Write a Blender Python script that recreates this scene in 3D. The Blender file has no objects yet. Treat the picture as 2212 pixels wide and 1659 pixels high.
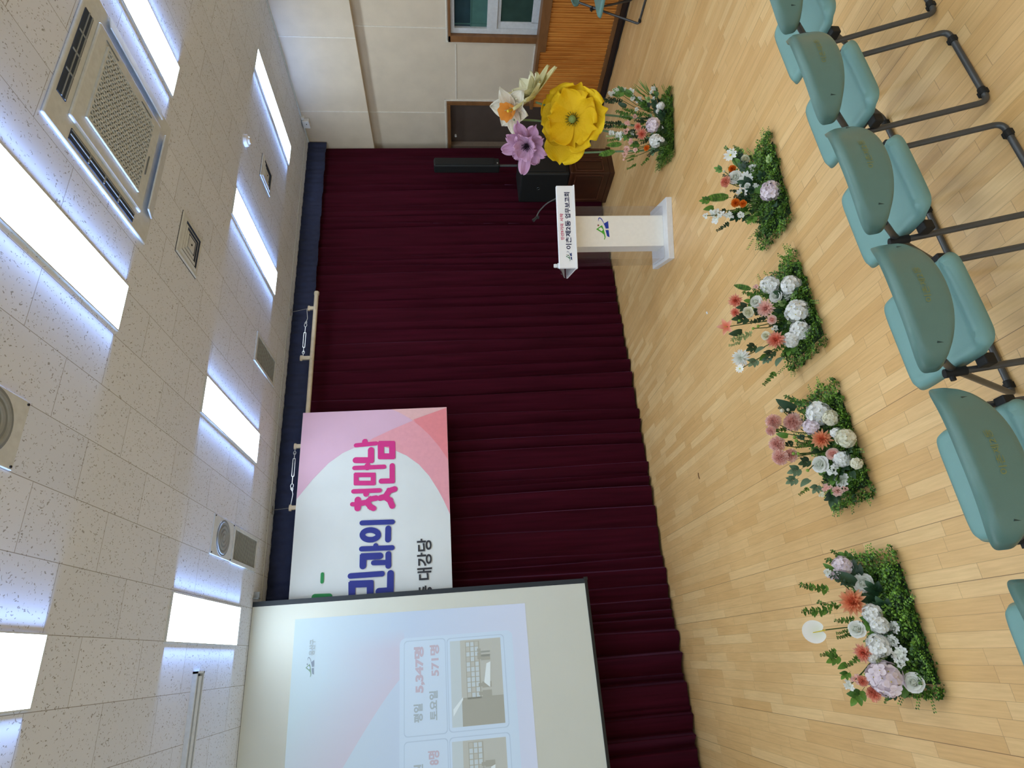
import bpy, math, random
from mathutils import Vector, Matrix, Euler
PI = math.pi
SC = bpy.context.scene
COL = SC.collection

# ---------------- camera, world, exposure ----------------
cd = bpy.data.cameras.new('camera'); cam = bpy.data.objects.new('camera', cd); COL.objects.link(cam)
cd.sensor_fit = 'HORIZONTAL'; cd.sensor_width = 36.0; cd.lens = 20.642; cd.clip_start = 0.05; cd.clip_end = 60
_F = Vector((0.415501, 0.903858, -0.101977)); _R = Vector((0.906413, -0.420805, -0.0366)); _U = Vector((0.075993, 0.077226, 0.994113))
_X = -_U; _Y = _R; _Z = -_F          # the photograph was stored on its side
cam.matrix_world = Matrix(((_X.x, _Y.x, _Z.x, 0), (_X.y, _Y.y, _Z.y, 0), (_X.z, _Y.z, _Z.z, 2.1086), (0, 0, 0, 1)))
SC.camera = cam
SC.view_settings.view_transform = 'Standard'; SC.view_settings.look = 'None'
SC.view_settings.gamma = 1; SC.view_settings.use_curve_mapping = False
SC.view_settings.exposure = 1.0
SC.cycles.max_bounces = 7; SC.cycles.diffuse_bounces = 4; SC.cycles.glossy_bounces = 3
w = bpy.data.worlds.new('daylight'); SC.world = w; w.use_nodes = True
w.node_tree.nodes['Background'].inputs[0].default_value = (0.72, 0.88, 1.0, 1)
w.node_tree.nodes['Background'].inputs[1].default_value = 0.95
# the room stays open on the far left, where its daylight windows are

LAMP = 7.5        # LED panels
GLOW = .60        # strength of the added lamps that draw bands along the ceiling

CE = 3.909; WX = 6.446; WY = 6.03

# ---------------- helpers ----------------
class MB:
    def __init__(s): s.v = []; s.f = []; s.m = []
    def add(s, vs, fs, m=0, T=None):
        o = len(s.v)
        for p in vs:
            p = Vector(p)
            s.v.append(tuple(T @ p) if T is not None else tuple(p))
        for f in fs: s.f.append([o + i for i in f]); s.m.append(m)
        return s
    def box(s, x0, x1, y0, y1, z0, z1, m=0, T=None):
        if x0 > x1: x0, x1 = x1, x0
        if y0 > y1: y0, y1 = y1, y0
        if z0 > z1: z0, z1 = z1, z0
        v = [(x0,y0,z0),(x1,y0,z0),(x1,y1,z0),(x0,y1,z0),(x0,y0,z1),(x1,y0,z1),(x1,y1,z1),(x0,y1,z1)]
        return s.add(v, [(0,3,2,1),(4,5,6,7),(0,1,5,4),(1,2,6,5),(2,3,7,6),(3,0,4,7)], m, T)
    def tube(s, pts, r, n=10, m=0, T=None, r1=None):
        pts = [Vector(p) for p in pts]; k = len(pts); vs = []; fs = []
        up = None
        for i, p in enumerate(pts):
            d = (pts[min(i+1,k-1)] - pts[max(i-1,0)]).normalized()
            if up is None:
                a = Vector((0,0,1)) if abs(d.z) < .9 else Vector((1,0,0)); up = (a - d*a.dot(d)).normalized()
            else: up = (up - d*up.dot(d)).normalized()
            sd = d.cross(up); rr = r if r1 is None else r + (r1-r)*i/(k-1)
            for j in range(n):
                a = 2*PI*j/n; vs.append(p + up*math.cos(a)*rr + sd*math.sin(a)*rr)
        for i in range(k-1):
            for j in range(n):
                a = i*n+j; b = i*n+(j+1)%n; fs.append((a, b, b+n, a+n))
        fs.append(tuple(range(n))[::-1]); fs.append(tuple(range((k-1)*n, k*n)))
        return s.add(vs, fs, m, T)
    def lathe(s, prof, n=24, c=(0,0,0), m=0, T=None):
        vs = []; fs = []
        for r, z in prof:
            for j in range(n): a = 2*PI*j/n; vs.append((c[0]+r*math.cos(a), c[1]+r*math.sin(a), c[2]+z))
        for i in range(len(prof)-1):
            for j in range(n): a = i*n+j; b = i*n+(j+1)%n; fs.append((a,b,b+n,a+n))
        return s.add(vs, fs, m, T)
    def poly(s, pts, m=0, T=None): return s.add(pts, [tuple(range(len(pts)))], m, T)
    def grid(s, fn, nu, nv, m=0, T=None):
        vs = [fn(i/nu, j/nv) for i in range(nu+1) for j in range(nv+1)]
        fs = [(i*(nv+1)+j, (i+1)*(nv+1)+j, (i+1)*(nv+1)+j+1, i*(nv+1)+j+1) for i in range(nu) for j in range(nv)]
        return s.add(vs, fs, m, T)
    def mesh(s, name, mats, smooth=None):
        me = bpy.data.meshes.new(name); me.from_pydata(s.v, [], s.f)
        for a in mats: me.materials.append(a)
        if len(mats) > 1: me.polygons.foreach_set('material_index', s.m)
        if smooth is not None:
            me.polygons.foreach_set('use_smooth', [True]*len(s.f)); me.set_sharp_from_angle(angle=math.radians(smooth))
        me.update(); return me
    def build(s, name, mats, parent=None, smooth=35, bevel=0, loc=None):
        if not isinstance(mats, (list, tuple)): mats = [mats]
        o = bpy.data.objects.new(name, s.mesh(name, mats, smooth)); COL.objects.link(o)
        if parent is not None: o.parent = parent
        if loc is not None: o.location = loc
        if bevel:
            b = o.modifiers.new('bevel', 'BEVEL'); b.width = bevel; b.segments = 2; b.limit_method = 'ANGLE'
        return o

def fillet(pts, R, n=6):
    pts = [Vector(p) for p in pts]; out = [pts[0]]
    for i in range(1, len(pts)-1):
        a, b, c = pts[i-1], pts[i], pts[i+1]
        d0 = (a-b).normalized(); d1 = (c-b).normalized(); L = min(R, (a-b).length*.49, (c-b).length*.49)
        p0 = b+d0*L; p1 = b+d1*L
        for k in range(n+1):
            t = k/n; out.append(p0*(1-t)**2 + b*2*t*(1-t) + p1*t*t)
    out.append(pts[-1]); return out

def tag(o, label=None, cat=None, group=None, kind=None):
    if label: o['label'] = label
    if cat: o['category'] = cat
    if group: o['group'] = group
    if kind: o['kind'] = kind
    return o
def thing(name, label, cat, loc=(0,0,0), rz=0, group=None):
    o = bpy.data.objects.new(name, None); COL.objects.link(o); o.empty_display_size = .1
    o.location = loc; o.rotation_euler = (0,0,rz); return tag(o, label, cat, group)
def struct(o, label=None): return tag(o, label, None, None, 'structure')
def copy_tree(o, parent=None):
    c = o.copy(); COL.objects.link(c); c.parent = parent
    for ch in list(o.children): copy_tree(ch, c)
    return c

def text_geo(body, bold=0.0):
    c = bpy.data.curves.new('lettering', 'FONT'); c.body = body; c.size = 1; c.offset = bold; c.resolution_u = 4
    o = bpy.data.objects.new('lettering', c); COL.objects.link(o)
    dg = bpy.context.evaluated_depsgraph_get(); dg.update()
    me = bpy.data.meshes.new_from_object(o.evaluated_get(dg))
    vs = [v.co.copy() for v in me.vertices]; fs = [tuple(p.vertices) for p in me.polygons]
    bpy.data.objects.remove(o); bpy.data.curves.remove(c); bpy.data.meshes.remove(me)
    x0 = min(v.x for v in vs); x1 = max(v.x for v in vs); y0 = min(v.y for v in vs); y1 = max(v.y for v in vs)
    return [((v.x-x0)/(x1-x0), (v.y-y0)/(y1-y0)) for v in vs], fs
def put_text(mb, body, fn, bold=0.0, m=0):
    """fn maps (0..1, 0..1) inside the writing's box to a point"""
    vs, fs = text_geo(body, bold); mb.add([fn(a, b) for a, b in vs], fs, m)
STEP = [0]
def stroke(mb, pts, wd, fn, m=0, cap=True):
    P = [Vector((p[0], p[1])) for p in pts]; h = wd/2
    closed = (P[0]-P[-1]).length < 1e-6
    for i in range(len(P)-1):
        d = (P[i+1]-P[i]); 
        if d.length < 1e-6: continue
        d.normalize(); nn = Vector((-d.y, d.x))*h
        e0 = d*(h if (i > 0 or closed) else 0); e1 = d*(h if (i < len(P)-2 or closed) else 0)
        ek = .72 if len(P) < 12 else .25; a, b = P[i]-e0*ek, P[i+1]+e1*ek; STEP[0] += .00003 if STEP[0] < .003 else -.003
        mb.poly([fn(*(a-nn)), fn(*(b-nn)), fn(*(b+nn)), fn(*(a+nn))], m)
    if not closed:
        for q in (P[0], P[-1]):
            STEP[0] += .00003
            mb.poly([fn(q.x+h*math.cos(2*PI*k/14), q.y+h*math.sin(2*PI*k/14)) for k in range(14)], m)

# ---------------- materials ----------------
class NT:
    def __init__(s, name):
        s.mat = bpy.data.materials.new(name); s.mat.use_nodes = True; s.t = s.mat.node_tree; s.b = s.t.nodes['Principled BSDF']
    def n(s, typ, **kw):
        o = s.t.nodes.new(typ)
        for k, v in kw.items():
            if k.startswith('_'): o.inputs[k[1:].replace('__',' ')].default_value = v
            else: setattr(o, k, v)
        return o
    def l(s, a, b): s.t.links.new(a, b)
    def math(s, op, a, b=None, c=None):
        o = s.t.nodes.new('ShaderNodeMath'); o.operation = op
        for i, x in enumerate((a, b, c)):
            if x is None: continue
            if isinstance(x, (int, float)): o.inputs[i].default_value = x
            else: s.l(x, o.inputs[i])
        return o.outputs[0]
    def ramp(s, fac, stops):
        o = s.t.nodes.new('ShaderNodeValToRGB'); s.l(fac, o.inputs[0]); e = o.color_ramp.elements
        while len(e) < len(stops): e.new(0.5)
        for q, (p, c) in zip(e, stops): q.position = p; q.color = (*c, 1)
        return o.outputs[0]
    def mix(s, fac, a, b, mode='MIX'):
        o = s.t.nodes.new('ShaderNodeMix'); o.data_type = 'RGBA'; o.blend_type = mode
        for i, x in ((0, fac), (6, a), (7, b)):
            if isinstance(x, (int, float)): o.inputs[i].default_value = x
            elif isinstance(x, tuple): o.inputs[i].default_value = (*x, 1)
            else: s.l(x, o.inputs[i])
        return o.outputs[2]
def lin(r, g, b): return tuple(((c/255)/12.92 if c/255 <= .04045 else ((c/255+.055)/1.055)**2.4) for c in (r, g, b))
def pm(name, col, rough=.5, metal=0, var=.06, scale=30, bump=0, bscale=200, **kw):
    t = NT(name); t.b.inputs['Roughness'].default_value = rough; t.b.inputs['Metallic'].default_value = metal
    tc = t.n('ShaderNodeTexCoord'); nz = t.n('ShaderNodeTexNoise', _Scale=scale, _Detail=3.0); t.l(tc.outputs['Object'], nz.inputs['Vector'])
    c1 = tuple(x*(1-var) for x in col); c2 = tuple(min(1, x*(1+var)) for x in col)
    t.l(t.ramp(nz.outputs[0], [(.3, c1), (.7, c2)]), t.b.inputs['Base Color'])
    if bump:
        n2 = t.n('ShaderNodeTexNoise', _Scale=bscale, _Detail=4.0); t.l(tc.outputs['Object'], n2.inputs['Vector'])
        bp = t.n('ShaderNodeBump', _Strength=bump, _Distance=.004); t.l(n2.outputs[0], bp.inputs['Height']); t.l(bp.outputs[0], t.b.inputs['Normal'])
    for k, v in kw.items(): t.b.inputs[k.replace('_', ' ')].default_value = v
    return t.mat
def emit(name, col, strength):
    t = NT(name); t.b.inputs['Base Color'].default_value = (*col, 1); t.b.inputs['Emission Color'].default_value = (*col, 1)
    t.b.inputs['Emission Strength'].default_value = strength; return t.mat
def petal_mat(name, c0, c1, rough=.6, trans=.25, rib=False):
    """c0 towards the heart, c1 towards the rim (the flower's own colouring)"""
    t = NT(name); t.b.inputs['Roughness'].default_value = rough
    tc = t.n('ShaderNodeTexCoord'); ln = t.n('ShaderNodeVectorMath', operation='LENGTH'); t.l(tc.outputs['Object'], ln.inputs[0])
    col = t.ramp(ln.outputs['Value'], [(.12, c0), (.85, c1)])
    gi = t.n('ShaderNodeNewGeometry')
    v = t.ramp(gi.outputs['Random Per Island'], [(0, (.86,.86,.86)), (1, (1,1,1))]); col = t.mix(1.0, col, v, 'MULTIPLY')
    t.l(col, t.b.inputs['Base Color'])
    tr = t.n('ShaderNodeBsdfTranslucent'); t.l(col, tr.inputs['Color'])
    mx = t.n('ShaderNodeMixShader'); mx.inputs[0].default_value = trans
    out = t.t.nodes['Material Output']; t.l(t.b.outputs[0], mx.inputs[1]); t.l(tr.outputs[0], mx.inputs[2]); t.l(mx.outputs[0], out.inputs[0])
    if rib:
        nz = t.n('ShaderNodeTexNoise', _Scale=60.0, _Detail=3.0); t.l(tc.outputs['Object'], nz.inputs['Vector'])
        bp = t.n('ShaderNodeBump', _Strength=.5, _Distance=.01); t.l(nz.outputs[0], bp.inputs['Height']); t.l(bp.outputs[0], t.b.inputs['Normal'])
    return t.mat
def leaf_mat(name, a, b, rough=.45):
    t = NT(name); t.b.inputs['Roughness'].default_value = rough
    gi = t.n('ShaderNodeNewGeometry'); tc = t.n('ShaderNodeTexCoord'); nz = t.n('ShaderNodeTexNoise', _Scale=9.0); t.l(tc.outputs['Object'], nz.inputs['Vector'])
    f = t.math('ADD', t.math('MULTIPLY', gi.outputs['Random Per Island'], .6), t.math('MULTIPLY', nz.outputs[0], .5))
    t.l(t.ramp(f, [(.25, a), (.85, b)]), t.b.inputs['Base Color']); return t.mat

def floor_mat():
    t = NT('maple_strip_floor'); tc = t.n('ShaderNodeTexCoord'); sp = t.n('ShaderNodeSeparateXYZ'); t.l(tc.outputs['Object'], sp.inputs[0])
    W = .0635; x = t.math('DIVIDE', sp.outputs[0], W); row = t.math('FLOOR', x); fx = t.math('FRACT', x)
    wr = t.n('ShaderNodeTexWhiteNoise', noise_dimensions='1D'); t.l(row, wr.inputs['W'])
    ln = t.math('ADD', t.math('MULTIPLY', wr.outputs[0], .25), .42)
    y = t.math('ADD', t.math('DIVIDE', sp.outputs[1], ln), t.math('MULTIPLY', wr.outputs[0], 37.7)); by = t.math('FLOOR', y); fy = t.math('FRACT', y)
    cb = t.n('ShaderNodeCombineXYZ'); t.l(row, cb.inputs[0]); t.l(by, cb.inputs[1])
    wb = t.n('ShaderNodeTexWhiteNoise', noise_dimensions='2D'); t.l(cb.outputs[0], wb.inputs[0])
    base = t.ramp(wb.outputs[0], [(0, lin(219,176,117)), (.3, lin(225,184,126)), (.7, lin(229,190,133)), (1, lin(236,201,146))])
    mp = t.n('ShaderNodeMapping'); mp.inputs['Scale'].default_value = (55, 3.0, 1); t.l(tc.outputs['Object'], mp.inputs[0])
    ad = t.n('ShaderNodeVectorMath', operation='ADD'); t.l(mp.outputs[0], ad.inputs[0]); t.l(wb.outputs['Color'], ad.inputs[1])
    g = t.n('ShaderNodeTexNoise', _Scale=1.6, _Detail=5.0, _Roughness=.65); t.l(ad.outputs[0], g.inputs['Vector'])
    base = t.mix(1.0, base, t.ramp(g.outputs[0], [(.25, (.87,.84,.80)), (.65, (1.03,1.03,1.02))]), 'MULTIPLY')
    big = t.n('ShaderNodeTexNoise', _Scale=1.3, _Detail=4.0); t.l(tc.outputs['Object'], big.inputs['Vector'])
    base = t.mix(1.0, base, t.ramp(big.outputs[0], [(.3, (.90,.87,.84)), (.7, (1.05,1.04,1.04))]), 'MULTIPLY')
    ex = t.math('MINIMUM', fx, t.math('SUBTRACT', 1.0, fx)); gx = t.math('LESS_THAN', ex, .014)
    # a few joints have opened up wider and darker than the rest
    wd = t.math('GREATER_THAN', wr.outputs[0], .86); gx2 = t.math('MULTIPLY', t.math('LESS_THAN', fx, .035), wd)
    ey = t.math('MINIMUM', fy, t.math('SUBTRACT', 1.0, fy)); gy = t.math('LESS_THAN', ey, .0022)
    gap = t.math('MAXIMUM', t.math('MULTIPLY', t.math('MAXIMUM', gx, gy), .42), t.math('MULTIPLY', gx2, .8))
    base = t.mix(gap, base, lin(96,62,34)); t.l(base, t.b.inputs['Base Color'])
    rn = t.n('ShaderNodeTexNoise', _Scale=5.0, _Detail=3.0); t.l(tc.outputs['Object'], rn.inputs['Vector'])
    mr = t.math('ADD', t.math('MULTIPLY', rn.outputs[0], .16), .27); t.l(mr, t.b.inputs['Roughness'])
    t.b.inputs['Specular IOR Level'].default_value = .42
    bp = t.n('ShaderNodeBump', _Strength=.12, _Distance=.001, invert=True); t.l(gap, bp.inputs['Height']); t.l(bp.outputs[0], t.b.inputs['Normal'])
    return t.mat
def ceil_mat():
    t = NT('fissured_ceiling_tile'); tc = t.n('ShaderNodeTexCoord'); sp = t.n('ShaderNodeSeparateXYZ'); t.l(tc.outputs['Object'], sp.inputs[0])
    x = t.math('DIVIDE', t.math('SUBTRACT', sp.outputs[0], .227), .2985); cx = t.math('FLOOR', x); fx = t.math('FRACT', x)
    par = t.math('FLOORED_MODULO', cx, 2.0)
    y = t.math('ADD', t.math('DIVIDE', t.math('SUBTRACT', sp.outputs[1], 2.315), .594), t.math('MULTIPLY', par, .5)); fy = t.math('FRACT', y); cy = t.math('FLOOR', y)
    cb = t.n('ShaderNodeCombineXYZ'); t.l(cx, cb.inputs[0]); t.l(cy, cb.inputs[1])
    wb = t.n('ShaderNodeTexWhiteNoise', noise_dimensions='2D'); t.l(cb.outputs[0], wb.inputs[0])
    base = t.ramp(wb.outputs[0], [(0, (.71,.78,.90)), (1, (.76,.83,.95))])
    dash = None
    for k, (ang, sc) in enumerate(((.6, 62), (-.5, 54), (1.5, 74))):
        ds = t.n('ShaderNodeTexNoise', _Scale=16.0+k*7); t.l(tc.outputs['Object'], ds.inputs['Vector'])
        ad = t.n('ShaderNodeVectorMath', operation='MULTIPLY_ADD'); t.l(ds.outputs['Color'], ad.inputs[0]); ad.inputs[1].default_value = (.06,.06,.06); t.l(tc.outputs['Object'], ad.inputs[2])
        m1 = t.n('ShaderNodeMapping'); m1.inputs['Rotation'].default_value = (0,0,ang); t.l(ad.outputs[0], m1.inputs[0])
        m2 = t.n('ShaderNodeMapping'); m2.inputs['Scale'].default_value = (1,.34,1); t.l(m1.outputs[0], m2.inputs[0])
        vo = t.n('ShaderNodeTexVoronoi', _Scale=float(sc)); t.l(m2.outputs[0], vo.inputs['Vector'])
        d = t.math('MULTIPLY', t.math('LESS_THAN', vo.outputs['Distance'], .165), t.math('GREATER_THAN', vo.outputs['Color'], .32))
        dash = d if dash is None else t.math('MAXIMUM', dash, d)
    base = t.mix(t.math('MULTIPLY', dash, .66), base, (.17,.165,.155))
    e = t.math('MINIMUM', t.math('MULTIPLY', t.math('MINIMUM', fx, t.math('SUBTRACT', 1.0, fx)), .2985), t.math('MULTIPLY', t.math('MINIMUM', fy, t.math('SUBTRACT', 1.0, fy)), .594))
    j = t.math('LESS_THAN', e, .0016); base = t.mix(t.math('MULTIPLY', j, .7), base, (.17,.16,.15))
    t.l(base, t.b.inputs['Base Color']); t.b.inputs['Roughness'].default_value = .95; t.b.inputs['Specular IOR Level'].default_value = .1
    return t.mat
def wood_mat(name, a, b, sc=(6,6,60), rough=.4, rot=(0,0,0)):
    t = NT(name); tc = t.n('ShaderNodeTexCoord'); mp = t.n('ShaderNodeMapping'); mp.inputs['Scale'].default_value = sc; mp.inputs['Rotation'].default_value = rot; t.l(tc.outputs['Object'], mp.inputs[0])
    nz = t.n('ShaderNodeTexNoise', _Scale=1.0, _Detail=6.0, _Roughness=.6, _Distortion=.4); t.l(mp.outputs[0], nz.inputs['Vector'])
    t.l(t.ramp(nz.outputs[0], [(.3, a), (.7, b)]), t.b.inputs['Base Color']); t.b.inputs['Roughness'].default_value = rough; return t.mat
def velvet_mat():
    t = NT('maroon_velvet'); tc = t.n('ShaderNodeTexCoord')
    mp = t.n('ShaderNodeMapping'); mp.inputs['Scale'].default_value = (9, 9, .5); t.l(tc.outputs['Object'], mp.inputs[0])
    nz = t.n('ShaderNodeTexNoise', _Scale=3.0, _Detail=5.0); t.l(mp.outputs[0], nz.inputs['Vector'])
    t.l(t.ramp(nz.outputs[0], [(.3, (.030,.0015,.006)), (.7, (.050,.003,.011))]), t.b.inputs['Base Color'])
    t.b.inputs['Roughness'].default_value = .9; t.b.inputs['Specular IOR Level'].default_value = .1
    t.b.inputs['Sheen Weight'].default_value = .32; t.b.inputs['Sheen Roughness'].default_value = .35; t.b.inputs['Sheen Tint'].default_value = (.62,.30,.62,1)
    return t.mat
def glass_mat(name, col, a=.25, rough=.03):
    t = NT(name); gl = t.n('ShaderNodeBsdfGlossy'); gl.inputs['Roughness'].default_value = rough
    tr = t.n('ShaderNodeBsdfTransparent'); tr.inputs[0].default_value = (*col, 1)
    fr = t.n('ShaderNodeFresnel'); fr.inputs[0].default_value = 1.35
    df = t.n('ShaderNodeBsdfDiffuse'); df.inputs[0].default_value = (.9,.9,.92,1)
    m0 = t.n('ShaderNodeMixShader'); m0.inputs[0].default_value = a; t.l(tr.outputs[0], m0.inputs[1]); t.l(df.outputs[0], m0.inputs[2])
    gi = t.n('ShaderNodeNewGeometry'); mx = t.n('ShaderNodeMixShader'); t.l(t.math('MULTIPLY', fr.outputs[0], t.math('SUBTRACT', 1.0, gi.outputs['Backfacing'])), mx.inputs[0]); t.l(m0.outputs[0], mx.inputs[1]); t.l(gl.outputs[0], mx.inputs[2])
    t.l(mx.outputs[0], t.t.nodes['Material Output'].inputs[0]); return t.mat

M = {}
M['floor'] = floor_mat(); M['ceil'] = ceil_mat()
M['plaster'] = pm('wall_plaster', lin(204,191,171), .9, var=.05, scale=5, bump=.25, bscale=90)
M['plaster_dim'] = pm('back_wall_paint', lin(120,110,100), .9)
M['caulk'] = pm('seam_caulk', lin(218,211,198), .8)
M['slat'] = wood_mat('orange_slat_wood', lin(184,112,44), lin(222,152,72), (40,5,2), .42)
M['trimwood'] = wood_mat('brown_trim_wood', lin(104,68,36), lin(136,94,56), (6,3,8), .45)
M['darkbase'] = pm('dark_baseboard', lin(40,26,24), .5)
M['doorwood'] = pm('dark_door_panel', lin(84,70,62), .6, var=.08, scale=8)
M['jamb'] = pm('door_jamb', lin(128,112,98), .6)
M['cabinet'] = wood_mat('dark_cherry_wood', lin(52,28,18), lin(74,40,26), (5,5,1.4), .35)
M['cabtrim'] = wood_mat('cherry_moulding', lin(70,38,26), lin(92,54,38), (5,5,3), .35)
M['alu'] = pm('white_window_frame', lin(196,200,204), .45)
M['glassdark'] = pm('dark_teal_glass', lin(40,60,66), .08, var=.25, scale=6)
M['glassteal'] = pm('frosted_teal_glass', lin(72,108,102), .15, var=.12, scale=8)
M['glassgreen'] = pm('dark_green_glass', lin(50,72,66), .08, var=.15, scale=8)
M['white'] = pm('white_plastic', lin(226,228,228), .4)
M['offwhite'] = pm('ceiling_unit_plastic', lin(210,219,226), .5)
M['grey'] = pm('grey_metal', lin(150,158,164), .5)
M['midgrey'] = pm('diffuser_grey', lin(128,138,144), .6)
M['slotdark'] = pm('dark_slot', lin(46,60,82), .7)
M['black'] = pm('black_casing', lin(20,23,24), .55, bump=.2, bscale=500)
M['blackmatte'] = pm('black_rubber', lin(14,15,16), .7)
M['tube'] = pm('dark_grey_tube', lin(86,88,90), .38, metal=.55)
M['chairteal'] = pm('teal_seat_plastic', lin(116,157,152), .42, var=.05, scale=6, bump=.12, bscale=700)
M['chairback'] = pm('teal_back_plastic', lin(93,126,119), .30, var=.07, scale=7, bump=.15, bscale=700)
M['yellowprint'] = pm('faded_yellow_print', lin(132,138,78), .6)
M['pipe'] = pm('cream_painted_pipe', lin(196,182,158), .5, var=.12, scale=14)
M['steel'] = pm('bright_steel', lin(190,190,190), .35, metal=.7)
M['velvet'] = velvet_mat()
M['lamp'] = emit('led_diffuser', (.76, .89, 1.0), LAMP)
# ---------------- the room shell ----------------
b = MB(); b.box(-7, 6.9, -5, 6.4, -.12, 0); struct(b.build('floor', M['floor'], smooth=None), 'pale maple strip floor laid towards the stage curtain')
b = MB(); b.box(-7, 6.9, -5, 6.4, CE, CE+.15); struct(b.build('ceiling', M['ceil'], smooth=None), 'ceiling of small staggered fissured tiles')
b = MB(); b.box(-7, 6.9, 6.26, 6.4, 0, CE); struct(b.build('wall_back', M['plaster_dim'], smooth=None), 'wall behind the maroon curtain')
b = MB(); b.box(-7, 6.9, -5.15, -5, 0, CE); struct(b.build('wall_rear', M['plaster'], smooth=None), 'wall behind the audience')
RX = 6.56
k_ = RX/WX
def ry(y): return y*k_
def rz(z): return 2.1086+(z-2.1086)*k_
WB, WT, WE = rz(.96), rz(2.005), ry(4.50)      # window opening
b = MB()
b.box(WX, 6.9, -5, 6.26, 3.05, CE)                       # upper field stands proud
DY0, DZ = ry(5.316), rz(2.04)
b.box(RX, 6.9, WE, DY0, 0, 3.05); b.box(RX, 6.9, DY0, 6.26, DZ, 3.05)
b.box(RX, 6.9, -5, WE, WT, 3.05); b.box(RX, 6.9, -5, WE, 0, WB); b.box(RX, 6.9, -5, 2.2, WB, WT)
b.box(RX, 6.9, 6.19, 6.26, 0, DZ)
struct(b.build('wall_right', M['plaster'], smooth=None), 'beige panelled side wall with a projecting upper field')
b = MB()
_sx = [0]
def strip(y0, y1, z0, z1, x=RX):
    _sx[0] += .0003; b.box(x-.004-_sx[0], x+.01, y0, y1, z0, z1)
s_ = .006
for yy in (4.494, 5.49, 3.49, 2.49): strip(yy-s_, yy+s_, 3.05, CE, WX)
for yy in (5.49,): strip(ry(yy)-s_, ry(yy)+s_, rz(2.05), 3.05)
strip(ry(4.35)-s_, ry(4.35)+s_, rz(2.02), 3.05)
strip(ry(4.54), ry(5.30), rz(1.92)-s_, rz(1.92)+s_)
strip(WE, WE+.018, rz(.99), rz(2.03)); strip(3.0, WE+.018, rz(2.015), rz(2.03))
strip(ry(4.54), ry(5.30), rz(.985), rz(1.0)); strip(DY0-.03, DY0-.012, rz(.99), DZ+.03); strip(DY0-.03, 6.2, DZ+.012, DZ+.03)
struct(b.build('trim_1', M['caulk'], smooth=None), 'pale caulked seams between wall panels')
b = MB(); b.box(-7, WX, 6.08, 6.20, CE-.03, CE); b.box(-7, WX, 5.835, 5.85, CE-.004, CE); b.box(WX-.02, WX, -5, 6.1, CE-.015, CE)
struct(b.build('trim_2', M['offwhite'], smooth=None), 'thin cornice strip')
# slatted wood wainscot
b = MB(); per = .0285; y = 2.2; prof = []
while y < DY0-.02:
    d = .020 if int(round(y/per)) % 2 else .010
    prof += [(y, -.006), (y+per*.2, d), (y+per*.8, d), (y+per, -.006)]; y += per
z0, z1 = .12, .925
vs = []; fs = []
for (yy, d) in prof: vs += [(WX+.01-d, yy, z0), (WX+.01-d, yy, z1)]
for i in range(len(prof)-1): fs.append((2*i, 2*i+1, 2*i+3, 2*i+2))
b.add(vs, fs); b.box(WX+.012, RX+.01, 2.2, DY0-.01, 0, .93)
struct(b.build('wainscot_right', M['slat'], smooth=None), 'orange wood slatted wainscot below the window')
b = MB(); b.box(WX-.025, RX+.01, 4.60, DY0, .925, .965); b.box(WX-.03, RX+.01, 2.2, 4.60, .86, .965)
b.box(WX-.012, WX+.02, 2.2, DY0, .07, .125)
struct(b.build('trim_3', M['trimwood'], smooth=None, bevel=.004), 'brown wooden cap rail and window ledge')
b = MB(); b.box(WX-.03, RX, 2.2, DY0, 0, .07); struct(b.build('baseboard_right', M['darkbase'], smooth=None), 'dark baseboard under the slats')
# window
b = MB(); b.box(RX-.03, RX+.09, WE-.075, WE, WB, WT); b.box(RX-.03, RX+.09, 2.2, WE, WT-.03, WT)
win = struct(b.build('window_1', M['trimwood'], smooth=None, bevel=.003), 'side window with brown reveal and white sashes')
b = MB(); yA = WE-.078; xf = RX+.02
b.box(xf, xf+.05, yA-.062, yA, rz(.96), rz(1.976)); b.box(xf, xf+.05, 2.2, yA-.06, rz(1.931), rz(1.976)); b.box(xf, xf+.05, 2.2, yA-.06, rz(1.449), rz(1.563)); b.box(xf, xf+.05, 2.2, yA-.06, rz(.93), rz(.973))
b.build('window_frame', M['alu'], win, smooth=None, bevel=.003)
b = MB(); y2 = ry(4.39)
b.box(xf+.022, xf+.045, y2-.10, y2-.018, rz(.975), rz(1.447)); b.box(xf+.022, xf+.045, 2.2, y2-.09, rz(1.41), rz(1.447)); b.box(xf+.022, xf+.045, 2.2, y2-.09, rz(.975), rz(1.057))
b.box(xf+.018, xf+.046, 4.0, 4.07, rz(.975), rz(1.447))
b.build('window_sash', M['alu'], win, smooth=None, bevel=.003)
b = MB(); b.box(xf+.032, xf+.038, 2.2, y2-.09, rz(1.05), rz(1.42)); b.build('window_pane', M['glassgreen'], win, smooth=None)
b = MB(); b.box(xf+.034, xf+.04, 2.2, yA-.05, rz(1.75), rz(1.94)); b.build('window_pane', M['glassdark'], win, smooth=None)
b = MB(); b.box(xf+.034, xf+.04, 2.2, yA-.05, rz(1.55), rz(1.745)); b.build('window_pane', M['glassteal'], win, smooth=None)
b = MB(); b.box(xf+.028, xf+.036, 2.2, yA-.05, rz(1.742), rz(1.752)); b.box(xf+.028, xf+.036, yA-.1, yA-.092, rz(1.55), rz(1.94)); b.build('glazing_bar', M['glassteal'], win, smooth=None)
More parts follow.
